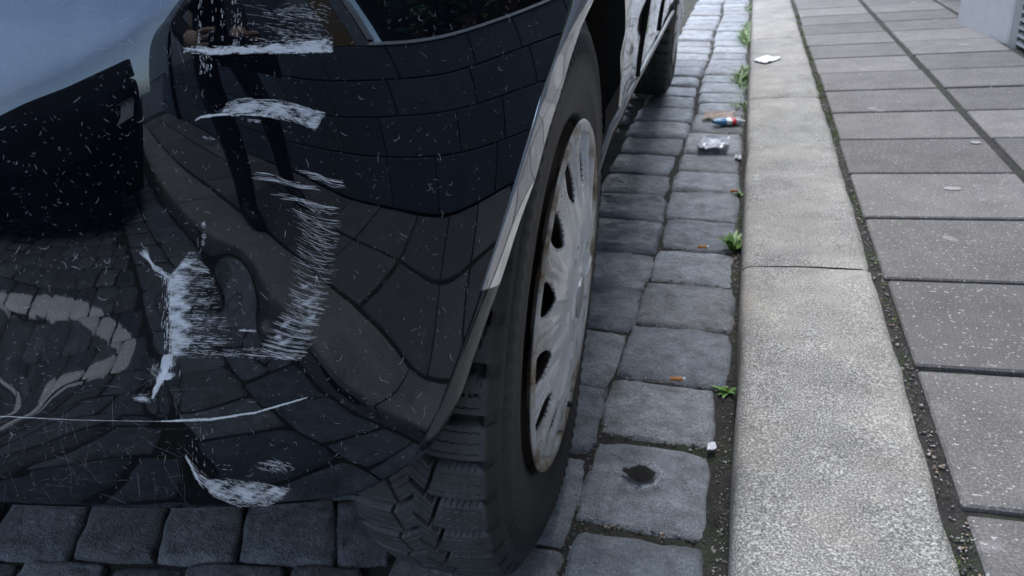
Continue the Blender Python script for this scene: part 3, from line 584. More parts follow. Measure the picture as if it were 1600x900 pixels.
for ya, yb in ((.735, .741), (1.30, 1.306)):
    V = [(xprof(z) + dx_, y, z) for z in np.linspace(.10, .76, 14) for dx_, y in ((-.004, ya), (.004, ya), (.004, yb), (-.004, yb))]
    fast_mesh('door_gap', lp(V), gridq(14, 4), MAT['liner'], car)
b = MB(); ln = [(.19,.055),(.217,.073),(.26,.083),(.307,.092),(.36,.099),(.413,.104),(.604,.104),(.94,.092),(1.4,.078),(1.93,.063),(2.04,.055)]
b.tube([(-.006 if y < .4 else -.002, y, z-.004+GZ) for y, z in ln], [.002, .004]+[.0065]*9, 8)
b.build('sill_trim', simple('sill_strip_plastic', (.16, .165, .17), .3), car, True)
b = MB(); b.box((-1.5, -.28, -.01+GZ), (-.30, 3.2, .40+GZ)); b.box((-1.5, .42, -.0+GZ), (-.03, 2.03, .09+GZ)); b.build('underbody', MAT['liner'], car)
# tail above the bumper
tp = G[:, 0]; rows = []
for f, yo, zo, xs_ in ((0, 0, 0, 1), (.2, .004, .02, 1), (.4, .02, .18, .99), (.6, .05, .36, .98), (.8, .22, .60, .86), (1, .42, .74, .78), (1, 1.2, .80, .76)):
    r = tp.copy(); r[:, 1] += yo; r[:, 2] += zo; r[:, 0] = -.8 + (r[:, 0] + .8)*xs_; rows.append(r)
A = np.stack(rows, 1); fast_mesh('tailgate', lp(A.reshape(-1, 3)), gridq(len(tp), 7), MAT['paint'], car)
V = [(x, y, z) for y in (.2, 1.2, 2.4, 2.9) for x, z in ((-1.42, 1.14 if y < 2.5 else .85), (-.8, 1.19 if y < 2.5 else .9), (-.18, 1.14 if y < 2.5 else .85))]
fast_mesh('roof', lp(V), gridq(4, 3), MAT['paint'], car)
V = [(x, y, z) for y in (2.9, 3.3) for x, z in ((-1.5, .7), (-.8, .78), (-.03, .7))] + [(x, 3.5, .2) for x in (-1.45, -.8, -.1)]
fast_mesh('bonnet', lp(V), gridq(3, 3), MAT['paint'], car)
# wheel housing
for cy in (0, 2.45):
    V = []
    th = np.linspace(math.radians(-14), math.radians(152), 60)
    for a in th:
        c_, s_ = math.cos(a), math.sin(a); r = .405 if c_ > -.1 else np.interp(s_, [-.4, .0, .3, .7, .9, 1], [.330, .332, .333, .345, .375, .40])
        for x in (-.016 if c_ > 0 else -.045, -.12, -.30): V.append((x, cy + r*c_, r*s_))
    fast_mesh('wheel_housing', lp(V), gridq(60, 3), MAT['liner'], car)
# ---- wheel: steel disc > tyre, wheel cover
def make_tyre(name, parent, fine):
    prof = [(-.148, .200), (-.153, .235), (-.156, .262), (-.151, .292), (-.143, .307)]
    outer = [(-.015, .305), (-.012, .299), (-.0105, .295), (-.009, .289), (-.0095, .284), (-.007, .2825), (-.0055, .270), (-.0045, .2685), (-.0045, .255), (-.005, .243), (-.0068, .232), (-.0055, .230), (-.008, .217), (-.011, .207), (-.015, .199), (-.035, .190)]
    npitch = 46
    def prof_r(u):                                         # u 0 inner .. 1 outer across the tread
        return .3185 - .009*abs(2*u-1)**3.2
    pat = []
    def groove(u, p):
        """depth 0..1 of the tread pattern at u across, p along in pitches (directional winter tread)"""
        d = np.zeros_like(u)
        for side in (0, 1):
            v = u if side else 1-u                          # v 1 = shoulder of this half
            pp = p + (.5 if not side else 0)
            curve = np.where(v > .64, .10*(1-v)/.36, .10 + 3.1*(.64-np.minimum(v, .64)))
            q = (pp + curve) % 1.0; q = np.minimum(q, 1-q)
            w = np.where(v > .64, .125, .10)
            d = np.where((q < w) & (v > .492), 1, d)
            line = .69 - .10*((pp + .12) % 1.0)             # slanting link grooves between shoulder and centre
            d = np.where((np.abs(v-line) < .013) & (v > .5), 1, d)
            for k in (1, 2, 3):                             # sipes
                f = .02 + k*.245
                zig = .035*(np.abs(((v*34) % 2)-1)-.5)
                qs = (pp + curve*.9 + f + zig) % 1.0; qs = np.minimum(qs, 1-qs)
                d = np.where((qs < .012) & (d < .3) & (v > .51) & (v < .97), .32, d)
        return d
    if fine:
        A = np.unique(np.r_[np.linspace(math.radians(168), math.radians(292), int(npitch*.345*84)), np.linspace(math.radians(292), math.radians(528), 420)])
        nu_ = 190
    else: A = np.linspace(0, 2*math.pi, 600); nu_ = 40
    u = np.linspace(0, 1, nu_); TH, UU = np.meshgrid(A, u, indexing='ij')
    dep = groove(UU, TH/(2*math.pi)*npitch)
    R = prof_r(UU) - .0105*dep*np.clip(1 - np.abs(2*UU-1)**14, .25, 1)
    X = -.140 + .123*UU
    n0, n1 = len(prof), len(outer)
    Rall = np.concatenate([np.tile([p[1] for p in prof], (len(A), 1)), R, np.tile([p[1] for p in outer], (len(A), 1))], 1)
    Xall = np.concatenate([np.tile([p[0] for p in prof], (len(A), 1)), X, np.tile([p[0] for p in outer], (len(A), 1))], 1)
    Xall[:, n0+nu_:] += .0009*np.sin(TH[:, :1]*97)*np.array([1 if 3 < k < 8 else 0 for k in range(n1)])[None] + .0012*np.array([0,0,0,1,0,-1,1,0,-1,0,1,-1,0,0,0,0][:n1])[None]
    sh = np.abs((A/(2*math.pi)*npitch*1.0) % 1 - .5) < .36                     # shoulder lugs
    Rall[:, n0+nu_] -= np.where(sh, 0, .004); Rall[:, n0+nu_+1] -= np.where(sh, 0, .0025)
    # the tyre sags a little where it stands
    Z = Rall*np.sin(TH[:, :1]); Y = Rall*np.cos(TH[:, :1])
    sag = np.clip((-Z - .28)/.04, 0, 1); Xall = Xall + np.where(Xall > -.09, 1, -1)*.008*np.clip((-np.sin(TH[:, :1])-.75)/.25, 0, 1)*np.exp(-((Rall-.27)/.03)**2)
    Z = np.maximum(Z, -.3145 + .0*sag)
    V = np.stack([Xall, Y, Z], 2); na_, nb_ = V.shape[:2]
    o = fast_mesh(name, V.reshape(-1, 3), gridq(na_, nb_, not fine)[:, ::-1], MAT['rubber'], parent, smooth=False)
    wn_ = np.full((na_, nb_), .08); wn_[:, n0:n0+nu_] = np.where(dep > .2, 0, 1); wn_[:, n0+nu_+3:n0+nu_+8:2] = .26  # groove shade stored as tone: dark in the grooves, pale on the blocks
    a = o.data.attributes.new('tread_shade', 'FLOAT', 'POINT'); a.data.foreach_set('value', wn_.ravel().astype(np.float32)); return o
def make_cover(parent):
    nth, nr = 14*42, 112
    rr = np.concatenate([np.linspace(.010, .1852, nr-7), [.1862, .1872, .1888, .193, .1975, .1995, .2005]])
    T, Rr = np.meshgrid(np.arange(nth)*2*math.pi/nth, rr, indexing='ij')
    T = T.copy(); Rr = Rr.copy(); ph = (T/(2*math.pi)*14 + .50) % 1 - .5          # -0.5..0.5 across one spoke, hole at 0
    hx = ph*2*math.pi*.152/14; hr = Rr - .153; wd_ = .0165 + .12*hr                # egg shaped openings, edge pulled tight
    q = np.sqrt((hx/wd_)**2 + (hr/.0235)**2); hole = q < 1.0; near = (q >= 1.0) & (q < 1.16)
    k = np.where(near, 1/np.maximum(q, 1e-6), 1); R2 = np.where(near, .153 + hr*k, Rr); T = np.where(near, T + (hx*k - hx)/.152, T)
    ss = lambda a, b, v: (lambda t: t*t*(3-2*t))(np.clip((v-a)/(b-a), 0, 1))
    X = np.interp(Rr, [0, .033, .036, .05, .095, .135, .165, .185], [.0105, .0105, .0078, .0074, .0068, .0018, -.0042, -.0066])
    spoke = ss(.30, .40, np.abs(ph))*ss(.085, .125, Rr)                            # flat topped spokes between the openings
    X = X + spoke*np.interp(Rr, [.08, .12, .16, .184], [0, .0015, .0045, .0062]) - .0022*ss(.46, .5, np.abs(ph))*ss(.10, .13, Rr)
    ph7 = (T/(2*math.pi)*7 + .25) % 1 - .5
    X = X + .0028*ss(.02, .06, np.abs(ph7)-.19)*ss(.05, .07, Rr)*(1 - ss(.105, .135, Rr)) # broad petals round the hub
    pent = (T/(2*math.pi)*5) % 1 - .5
    X = X - .005*np.exp(-((Rr-.060)/.009)**6)*np.exp(-(pent/.13)**6)
    X = np.where(Rr > .1852, np.interp(Rr, [.1852, .1862, .1872, .1888, .193, .1975, .1995, .2006], [-.0066, -.0062, -.0025, -.0006, .0002, .0, -.0012, -.0035]), X)
    Rr = R2
    V = np.stack([X, Rr*np.cos(T), Rr*np.sin(T)], 2)
    Q = gridq(nth, nr, True); hm = hole.reshape(-1)[Q].any(1)
    cov = fast_mesh('wheel_cover', V.reshape(-1, 3), Q[~hm], MAT['cap'], parent, label='grubby silver wheel cover with dark oval holes')
    md = cov.modifiers.new('thick', 'SOLIDIFY'); md.thickness = .003; md.offset = 1
    b = MB(); b.tube([(.006, 0, 0), (.0120, 0, 0), (.0128, 0, 0)], [.024, .0235, .019], 24); b.build('centre_badge', simple('badge_grey', (.34, .35, .36), .4, .5), cov, False)
    b = MB(); b.tube([(-.012, .03, -.170), (.002, .031, -.173), (.004, .0315, -.174)], [.004, .004, .003], 8); b.build('valve', MAT['rubber'], cov)
    return cov
def make_wheel(y, fine):
    V = []; pr = [(-.19, .196), (-.15, .16), (-.06, .165), (-.028, .185), (-.020, .198), (-.024, .19), (-.035, .168), (-.034, .1), (-.02, .06), (-.02, .01)]
    T = np.linspace(0, 2*math.pi, 65)[:-1]
    for t_ in T:
        for x, r in pr: V.append((x, r*math.cos(t_), r*math.sin(t_)))
    w = fast_mesh('wheel', V, gridq(64, len(pr), True), MAT['steel'], car); w.location = (.003, y, GZ)
    make_tyre('tyre', w, fine)
    make_cover(w)
    return w
make_wheel(0, True); fwh = make_wheel(2.45, False); fwh.rotation_euler = (.5, 0, 0)
# ---- scrapes: thin slivers of bare plastic lying on the paint
def ribbons(name, lines, mat, label=None, off=.00025, thin=.66, keep=None):
    if keep: lines = [l for l in lines if keep*.8 + .5*n2d(l[0][0][0]*.045, l[0][0][1]*.16, 3) > random.random()]
    if keep:                                                            # streaks skip: break each into short dashes
        br = []
        for q, w in lines:
            q = np.asarray(q, float); m = len(q)*3; t = np.linspace(0, len(q)-1, m); q = np.stack([np.interp(t, np.arange(len(q)), q[:, k]) for k in (0, 1)], 1); i = 0
            while i < m-2:
                n = random.randint(3, 9) if 'comb' not in (label or '') else random.randint(7, 18); sgm = q[i:i+n]
                if len(sgm) >= 3: br.append((sgm + rng.normal(0, .25, 2), w*U(.6, 1.2)))
                i += n + (random.choice((-1, 0, 1, 2, 4)) if 'comb' not in (label or '') else random.choice((-2, -1, 0, 1)))
        lines = br
    C, Wd, idx = [], [], []
    for pts, w in lines:
        p = np.asarray(pts, float); d = np.gradient(p, axis=0); nrm = np.stack([-d[:, 1], d[:, 0]], 1); nrm /= np.linalg.norm(nrm, axis=1)[:, None] + 1e-9
        tt = np.linspace(0, 1, len(p)); ww = thin*w*(np.sin(math.pi*np.clip(tt, .02, .98))**.5)[:, None]*.5
        b = sum(len(x) for x in C); m = len(p); C.append(np.concatenate([p + nrm*ww, p - nrm*ww]))
        for i in range(m-1): idx.append((b+i, b+i+1, b+m+i+1, b+m+i))
    q = np.concatenate(C); V = lp(skin(q, off))
    return fast_mesh(name, V, idx, mat, car, smooth=False, kind='stuff', label=label)
U = random.uniform
def clip(lines, inside):
    out = []
    for q, w in lines:
        q = np.asarray(q, float); n = 0
        while n < len(q) and inside(q[n, 0], q[n, 1]): n += 1
        if n >= 3: out.append((q[:n], w))
        elif n == 2 and len(q) < 5: out.append((q, w))
    return out
def streak(x0, x1, y, slope=0, sag=0, n=7):
    xs = np.linspace(x0, x1, n); t = np.linspace(0, 1, n)
    return np.stack([xs, y + slope*(xs-x0) + sag*4*t*(1-t) + np.cumsum(rng.normal(0, .12, n))], 1)
def field(n, y0, y1, fl, fr, slope, sag, wmin, wmax, lmin=12, lmax=70, bias=1.0, cut=None):
    out = []
    for _ in range(n):
        y = U(y0, y1); a, b = fl(y), fr(y)
        if b - a < 4: continue
        l = min(b-a, U(lmin, lmax)); x = a + (b-a-l)*random.random()**bias
        yy = y + (slope(x, y)-0 if callable(slope) else 0)
        s_ = streak(x, x+l, y, slope if not callable(slope) else 0, sag*l/50, max(4, int(l/7)))
        out.append((s_, U(wmin, wmax)))
    return out
ip = lambda xs, ys: (lambda v: float(np.interp(v, xs, ys)))
def warp(lines, fn): return [(np.stack([p[:, 0], fn(p[:, 0], p[:, 1])], 1), w) for p, w in lines]
fl_ = ip([395, 425, 432, 480, 560, 575], [294, 268, 260, 262, 266, 290]); fr_ = ip([393, 410, 425, 450, 500, 540, 557], [304, 318, 334, 340, 356, 372, 392])
def upper_band():
    o = []
    for _ in range(520):                                                 # dense bright edge
        x = 330 + 188*random.random()**.8; y = np.interp(x, [290, 330, 420, 520], [79, 80, 84, 82]) - abs(random.gauss(0, np.interp(x, [300, 400, 520], [3, 7, 10])))
        o.append((streak(x, min(520, x+U(4, 26)), y, U(-.12, .05), 0, 5), U(.5, 1.5)))
    for _ in range(140):
        x = U(286, 345); o.append((streak(x, x+U(5, 16), 77 + (x-286)*.05 + random.gauss(0, 2.2), U(-.15, .15), 0, 4), U(.6, 1.5)))
    for _ in range(150):
        y = U(2, 74); x = 519 - abs(random.gauss(0, 40)); l = U(15, 70); o.append((streak(max(360, x-l), x, y - .0*l, .22, -2, 7), U(.25, .6)))
    for x0 in (312, 333, 348, 366, 372):
        for _ in range(34):
            y = U(-10, 66); x = x0 + random.gauss(0, 1.6 + (x0 > 360)*2); o.append((np.array([(x, y), (x+U(-.4, .4), y+U(1, 4)), (x+U(-.6, .6), y+U(4, 9))]), U(.4, 1.1)))
    for _ in range(70):
        x = U(312, 330) ; y = U(82, 116); o.append((np.array([(x, y), (x+1, y+U(1, 3)), (x+U(0, 2), y+U(3, 6))]), U(.6, 1.5)))
    return o
def leaf_scrape():
    o = []
    for _ in range(520):
        x = U(342, 508); t = random.random()
        ya = np.interp(x, [340, 360, 385, 430, 470, 508], [176, 158, 153, 154, 164, 176]); yb = np.interp(x, [340, 360, 385, 430, 470, 492, 508], [180, 181, 180, 184, 194, 205, 182])
        y = ya + (yb-ya)*t; x2 = min(508, x+U(8, 46)); xs_ = np.linspace(x, x2, 6)
        yy = [np.interp(v, [340, 360, 385, 430, 470, 508], [176, 158, 153, 154, 164, 176])*(1-t) + np.interp(v, [340, 360, 385, 430, 470, 492, 508], [180, 181, 180, 184, 194, 205, 182+24*t])*t for v in xs_]
        o.append((np.stack([xs_, np.array(yy) + rng.normal(0, .3, 6)], 1), U(.35, .95)))
    o = clip(o, lambda x, y: x < 509 - max(0, y-178)*.62 + 2.5*math.sin(y*2.1))
    for _ in range(26): o.append((np.array([(305, 188.5), (313, 183 + random.gauss(0, .8)), (326, 180.5 + random.gauss(0, .9)), (345, 179 + random.gauss(0, 1)), (362, 178.5)])[U(0, 1) > .6:], U(.6, 1.4)))
    for _ in range(9): o.append((streak(U(316, 322), U(328, 336), U(213, 219), .15, 0, 4), U(.5, 1.2)))
    for _ in range(9): o.append((streak(U(386, 392), U(402, 409), U(186, 190), .12, 0, 4), U(.5, 1)))
    return o
def comb():
    o = []
    rows = [(396, 470, 268, 3), (392, 500, 277, 7), (455, 540, 266, 3), (470, 540, 270, 4), (480, 541, 276, 7), (425, 505, 300, 6), (440, 530, 309, 8)]
    for xa, xb, y0, n in rows:
        for _ in range(n):
            a, b = xa + U(-4, 14), xb - U(0, 6); xs_ = np.linspace(a, b, 9); t = np.linspace(0, 1, 9); y = y0 + U(-2.6, 3.4)
            o.append((np.stack([xs_, y + 16*t - 5*np.sin(math.pi*2*t)*.6*np.sin(math.pi*t) + 0*t], 1), U(.35, 1.15)))
    y = 322
    while y < 562:
        xa = np.interp(y, [320, 360, 400, 440, 480, 520, 562], [452, 462, 458, 454, 446, 420, 398]); xb = np.interp(y, [320, 360, 420, 470, 520, 562], [533, 531, 522, 508, 494, 470])
        dens = 3 if y < 470 else 5
        grp = n2d(y*.35, 1, 2) > -.25
        for _ in range(dens if grp else 0):
            a = xa + U(-2, 16); a += U(0, 34)*(random.random() < .4); b = xb - U(0, 40)*random.random()**2 - 2*math.sin(y); m = 10; t = np.linspace(0, 1, m); xs_ = a + (b-a)*t
            dip = np.interp(y, [320, 420, 562], [20, 18, 13])
            yy = y + U(-1.5, 1.5) + dip*(1 - (1-t)**1.9) - 8
            o.append((np.stack([xs_, yy + np.cumsum(rng.normal(0, .1, m))], 1), U(.25, .85)))
        y += U(2.0, 4.6) if y < 470 else U(1.4, 2.6)
    return o
def big_scrape():
    fl = ip([395, 425, 432, 480, 560, 575], [294, 268, 260, 262, 266, 290]); fr = ip([393, 410, 425, 450, 500, 540, 557], [304, 318, 334, 340, 356, 372, 392])
    o = field(520, 394, 556, fl, fr, .04, .8, .25, .8, 4, 24, 2.0)
    o += field(420, 430, 548, lambda y: 260, lambda y: 303, .03, .3, .4, 1.1, 6, 26)
    o += field(170, 496, 558, lambda y: 276, fr, .05, 1.2, .25, .8, 6, 34)
    for _ in range(300):
        y = U(425, 545); x = 262 + abs(random.gauss(0, 16)); o.append((np.array([(x, y), (x+U(-2, 3), y+U(1, 3)), (x+U(-1, 5), y+U(2, 7))]), U(.4, 1.3)))
    for _ in range(16): o.append((streak(U(282, 290), U(310, 336), 413 + U(-1.5, 3), .25, 0, 6), U(.6, 1.5)))
    for _ in range(420):                                                 # the torn, paler edge running down
        t = random.random(); y = 428 + 150*t; x = np.interp(y, [428, 450, 520, 550, 580], [258, 264, 266, 268, 258]) + random.gauss(0, 2.5 + 5*t)
        o.append((np.array([(x, y), (x+U(-1, 1), y+U(2, 6)), (x+U(-2, .5), y+U(6, 14))]), U(.5, 1.4)))
    for _ in range(60):
        a = U(0, 1); o.append((np.array([(222+U(-6, 10), 392+U(-6, 8)), (233+U(-2, 2), 405+U(-2, 3)), (241+U(-2, 2), 417+U(-3, 3))]), U(.3, .9)))
    for _ in range(130):
        t = random.random(); x = 240 + 24*t; y = 417 + 15*t**1.5; o.append((streak(x-U(2, 6), x+U(2, 8), y + random.gauss(0, 3)*(1-.5*t), .5, 0, 4), U(.5, 1.4)))
    for _ in range(24):
        y = U(538, 556); o.append((streak(U(375, 395), U(405, 470), y + 4, .09, 0, 6), U(.3, .9)))
    for _ in range(14): o.append((streak(U(372, 380), U(398, 402), U(513, 518), .05, 0, 4), U(.6, 1.4)))
    for _ in range(60): o.append((streak(U(314, 319), U(319, 323), random.choice((U(347, 353), U(362, 384))), U(-.5, .5), 0, 3), U(.5, 1.2)))
    return o
def torn_edge():
    o = []
    for _ in range(200):
        t = random.random(); y = 560 + 56*t; x = np.interp(y, [560, 580, 600, 616], [266, 258, 246, 239]) + random.gauss(0, 3.4*(1-t)+.7)
        o.append((np.array([(x, y), (x-U(0, 1.5), y+U(2, 5)), (x-U(1, 4), y+U(5, 11))]), U(.4, 1.5)))
    for _ in range(46): o.append((streak(U(252, 262), U(264, 276), U(584, 592), -.25, 0, 4), U(.5, 1.6)))
    for _ in range(30): o.append((streak(U(206, 220), U(222, 236), 621 + random.gauss(0, 2), U(-.2, .3), 0, 4), U(.3, .8)))
    return o
def crease_line():
    o = []
    f = ip([-190, 0, 120, 250, 330, 400, 480], [640, 650, 656, 658, 655, 644, 621])
    for _ in range(3):
        xs_ = np.linspace(-190, 260, 60); o.append((np.stack([xs_, [f(x) + U(-.4, .4) for x in xs_]], 1), .9))
    for _ in range(520):
        x = 250 + 228*random.random()**.9; w = np.interp(x, [250, 290, 340, 480], [1.0, 2.2, 1.6, .9]); l = U(4, 22); xs_ = np.linspace(x, min(480, x+l), 4)
        o.append((np.stack([xs_, [f(v) + random.gauss(0, w*.35) + w*U(-.8, .8) for v in xs_]], 1), U(.4, 1.1)))
    return o
def low_scrape():
    o = []
    for _ in range(560):
        t = random.random(); x = 288 + 165*t**.8; lo = np.interp(x, [288, 300, 330, 370, 420, 455], [712, 748, 778, 793, 793, 770]); hi = np.interp(x, [288, 300, 318, 350, 400, 455], [709, 735, 748, 748, 754, 766])
        y = U(hi, lo); l = U(8, 48); xs_ = np.linspace(x, min(456, x+l), 6); k = np.interp(x, [288, 310, 350, 455], [1.3, .7, .35, .12])
        o.append((np.stack([xs_, y + k*(xs_-x)*(1-.006*(xs_-x)) + rng.normal(0, .2, 6)], 1), U(.35, .95)))
    o = clip(o, lambda x, y: y < np.interp(x, [288, 300, 330, 370, 420, 440, 455], [714, 750, 780, 795, 794, 784, 768]) and x < 450 + 6*math.sin(y*1.3))
    for _ in range(70):
        x = U(395, 430); o.append((streak(x, min(458, x+U(15, 40)), U(721, 736), .3, -2, 6), U(.35, .9)))
    for _ in range(16): o.append((streak(U(340, 348), U(355, 372), U(722, 736), .1, 0, 5), U(.3, .8)))
    for x0 in (300, 306, 313, 318, 331):
        for _ in range(14):
            y = U(665, 740); o.append((np.array([(x0+U(-1, 1), y), (x0+U(-1, 1), y+2), (x0+U(-1, 1), y+U(3, 6))]), U(.3, .9)))
    for _ in range(120): 
        t = random.random(); o.append((np.array([(287+22*t+U(-2, 2), 710+45*t), (290+22*t+U(-2, 2), 716+45*t), (295+22*t, 722+45*t)]), U(.4, 1.1)))
    return o
ribbons('paint_scrape', upper_band(), MAT['scrape'], 'wide pale scrape along the top of the bumper', keep=0.75)
ribbons('paint_scrape', leaf_scrape(), MAT['scrape'], 'leaf shaped scrape below the top one', keep=0.7)
ribbons('paint_scrape', comb(), MAT['scrape'], 'column of curved comb like scratches', keep=0.9)
ribbons('paint_scrape', big_scrape(), MAT['scrape'], 'big ragged scrape at the dent', keep=0.7)
ribbons('paint_scrape', torn_edge(), MAT['scrape'], 'torn flake of plastic under the dent')
ribbons('paint_scrape', crease_line(), MAT['scrape'], 'scraped edge of the lower crease')
ribbons('paint_scrape', low_scrape(), MAT['scrape'], 'crescent scrape near the bottom edge', keep=0.65)
# smeared, dulled paint under the streaks: a thin film with broken cover
def smear_mat():
    m = M('smeared_plastic'); uv = m.n('ShaderNodeAttribute', attribute_name='grain').outputs['Vector']; cov = m.n('ShaderNodeAttribute', attribute_name='cover').outputs['Fac']
    a = m.noise(1.0, 8, .8, uv); b_ = m.noise(14.0, 3, .6, uv)
    al = m.math('ADD', m.math('MULTIPLY', a, .75), m.math('MULTIPLY', b_, .35))
    al = m.math('MULTIPLY', m.math('ADD', m.math('ADD', al, cov), -1.03), 4.6)
    al = m.math('MINIMUM', m.math('MAXIMUM', al, 0), 1)
    m.set(Base_Color=m.ramp(a, (.35, (.50, .53, .58)), (.65, (.84, .86, .89))), Roughness=.85, Alpha=m.math('MULTIPLY', al, .92)); return m.m
SM = smear_mat()
def smear(x0, x1, y0, y1, cover, grain, step=3.0):
    nx, ny = int((x1-x0)/step)+1, int((y1-y0)/step)+1; X_, Y_ = np.meshgrid(np.linspace(x0, x1, nx), np.linspace(y0, y1, ny), indexing='ij')
    q = np.stack([X_.ravel(), Y_.ravel()], 1); o = fast_mesh('paint_smear', lp(skin(q, .00016)), gridq(nx, ny)[:, ::-1], SM, car)
    c = o.data.attributes.new('cover', 'FLOAT', 'POINT'); c.data.foreach_set('value', np.array([cover(x, y)*(1 + .38*n2d(x*.07, y*.11, 2)) for x, y in q], np.float32))
    g = o.data.attributes.new('grain', 'FLOAT_VECTOR', 'POINT'); g.data.foreach_set('vector', np.array([(*grain(x, y), x0*.37) for x, y in q], np.float32).ravel()); o['kind'] = 'stuff'
def band(v, a, b, s): return max(0, min(1, (v-a)/s, (b-v)/s))
smear(230, 420, 385, 575, lambda x, y: band(x, fl_(y)-3, fr_(y)+4, 7)*band(y, 393, 562, 8)*np.interp(x, [255, 300, 330, 400], [.66, .50, .40, .36]), lambda x, y: (x*.035, y*.42))
smear(280, 530, 50, 96, lambda x, y: band(x, 286, 521, 6)*band(y, np.interp(x, [286, 330, 520], [70, 74, 56]), np.interp(x, [290, 330, 420, 520], [80, 90, 86, 84]), 5)*.66, lambda x, y: (x*.14, y*.35))
smear(370, 530, -40, 70, lambda x, y: band(x, 380, 521, 60)*band(y, -60, 78, 14)*.42, lambda x, y: (x*.02, (y-.22*x)*.4))
smear(300, 515, 145, 212, lambda x, y: band(y, np.interp(x, [340, 360, 385, 430, 470, 508], [174, 157, 152, 153, 163, 175]), np.interp(x, [340, 360, 385, 430, 470, 492, 508], [181, 182, 181, 185, 195, 206, 190]), 5)*band(x, 338, 510, 8)*.55, lambda x, y: (x*.03, (y - np.interp(x, [340, 385, 430, 508], [20, 0, 4, 26]))*.5))
smear(395, 540, 420, 570, lambda x, y: band(x, np.interp(y, [420, 470, 500, 562], [455, 448, 436, 400]), np.interp(y, [420, 470, 520, 562], [522, 508, 494, 472]), 9)*band(y, 425, 562, 22)*.46, lambda x, y: (x*.03, (y - 16*(1-(1-(x-400)/125)**2))*.45))
smear(280, 470, 700, 798, lambda x, y: band(y, np.interp(x, [288, 300, 318, 350, 400, 455], [705, 732, 745, 746, 752, 764]), np.interp(x, [288, 300, 330, 370, 420, 455], [716, 750, 780, 794, 794, 772]), 6)*band(x, 286, 458, 6)*.56, lambda x, y: ((x+y)*.03, (y-.35*x)*.35))
smear(232, 290, 548, 622, lambda x, y: band(x, np.interp(y, [550, 580, 620], [252, 246, 232]), np.interp(y, [550, 580, 620], [276, 268, 246]), 5)*band(y, 548, 620, 6)*.8, lambda x, y: ((x+.3*y)*.3, y*.05))
o = []
for _ in range(2100):                                                    # stone chips and curled fibres of dust
    x = -150 + 1020*random.random()**1.25; y = U(-150, 780)
    lim = np.interp(y, E1[:, 1], E1[:, 0]) if y < 726 else 560
    if x > lim - 12 or (x < 290*(1-y/170) and y < 165 and y > -150): continue
    big = random.random(); l = U(2, 5) if big < .55 else U(5, 11) if big < .95 else U(11, 20); a = random.gauss(1.2, .9); k = random.gauss(0, .24); pts = [(x, y)]
    for i in range(7): a += k; pts.append((pts[-1][0] + l/7*math.cos(a), pts[-1][1] + l/7*math.sin(a)))
    o.append((pts, U(.18, .42) if big < .93 else U(.4, .7)))
for _ in range(450):
    x = U(0, 860); y = U(0, 770)
    if x < np.interp(y, E1[:, 1], E1[:, 0]) - 12 and not (x < 290*(1-y/170) and y < 165): o.append(([(x, y), (x+.5, y+.4), (x+.9, y+.6)], U(.3, .75)))
ribbons('dust_fibre', o, MAT['speck'])
o = []
for _ in range(110):                                                     # hairline wash scratches
    x, y = U(-50, 300), U(-50, 130) if random.random() < .2 else U(600, 780); a = random.gauss(.2, .5) if random.random() < .6 else random.gauss(1.4, .2); l = U(15, 60)
    o.append((np.array([(x + l*t*math.cos(a), y + l*t*math.sin(a) + 3*t*t) for t in np.linspace(0, 1, 6)]), U(.08, .2)))
ribbons('hairline_scratch', o, MAT['speck'])
e = [(903, -60), (902, -20), (903, 8), (905, 24), (907, 40)]
# ------------------------------------------------------------------ the house beside the pavement
WX = .942
house = empty('stone_house', (WX, 0, KT), label='stone based town house along the pavement with a planted shop window', cat='building')
def hp(a): return (a[0]-WX, a[1], a[2]-KT)
def hbox(name, a, b, mat, parent=None, bev=0, **k):
    m = MB(); m.box(hp(a), hp(b), bev); return m.build(name, mat, parent or house, **k)
hbox('backing_wall', (WX+.03, -9, -.1), (WX+.40, 2.58, .931), MAT['render_far'])
zs = [.111, .331, .551, .751, .931]
for r, (a, b) in enumerate(zip(zs, zs[1:])):
    y = -5.6 + .13*r
    while y < 2.55:
        l = random.uniform(.36, .62); y1 = min(2.56, y+l)
        if y1 - y > .06: hbox('stone_block', (WX, y+.005, a+.005), (WX+.035 , y1-.005, b-.005), MAT['stone'], bev=.004)
        y += l
pl = hbox('sill', (WX-.006, -.16, .931), (WX+.08, 2.4, .939), MAT['white'], bev=.004)
win = hbox('shop_window', (WX+.028, -.14, .942), (WX+.036, 2.3, 2.3), MAT['glass'])
for y0, y1, z0, z1 in ((-.14, 2.3, .940, .950), (-.14, 2.3, 2.28, 2.32), (-.14, -.10, .968, 2.28), (1.25, 1.29, .968, 2.28), (2.26, 2.3, .968, 2.28)):
    hbox('frame', (WX+.005, y0, z0), (WX+.027, y1, z1), MAT['white'], bev=.003)
for a, b, nm, mt in ((-.24, -.152, 'pilaster', 'grey'), (-.40, -.242, 'door_post', 'brown'), (-.59, -.402, 'pilaster', 'grey'), (-1.55, -.592, 'door_leaf', 'slat'), (-2.62, -1.552, 'door_post', 'brown'), (-4.2, -2.622, 'pilaster', 'grey'), (-9, -4.202, 'pilaster', 'plaster')):
    hbox(nm, (WX+.004, a, .933), (WX+.12, b, 2.4), MAT[mt], bev=.004)
hbox('upper_wall', (WX, -9, 2.402), (WX+.3, 14, 7.5), MAT['plaster'])
hbox('upper_wall', (WX+.001, 2.302, .96), (WX+.3, 2.58, 2.4), MAT['plaster'])
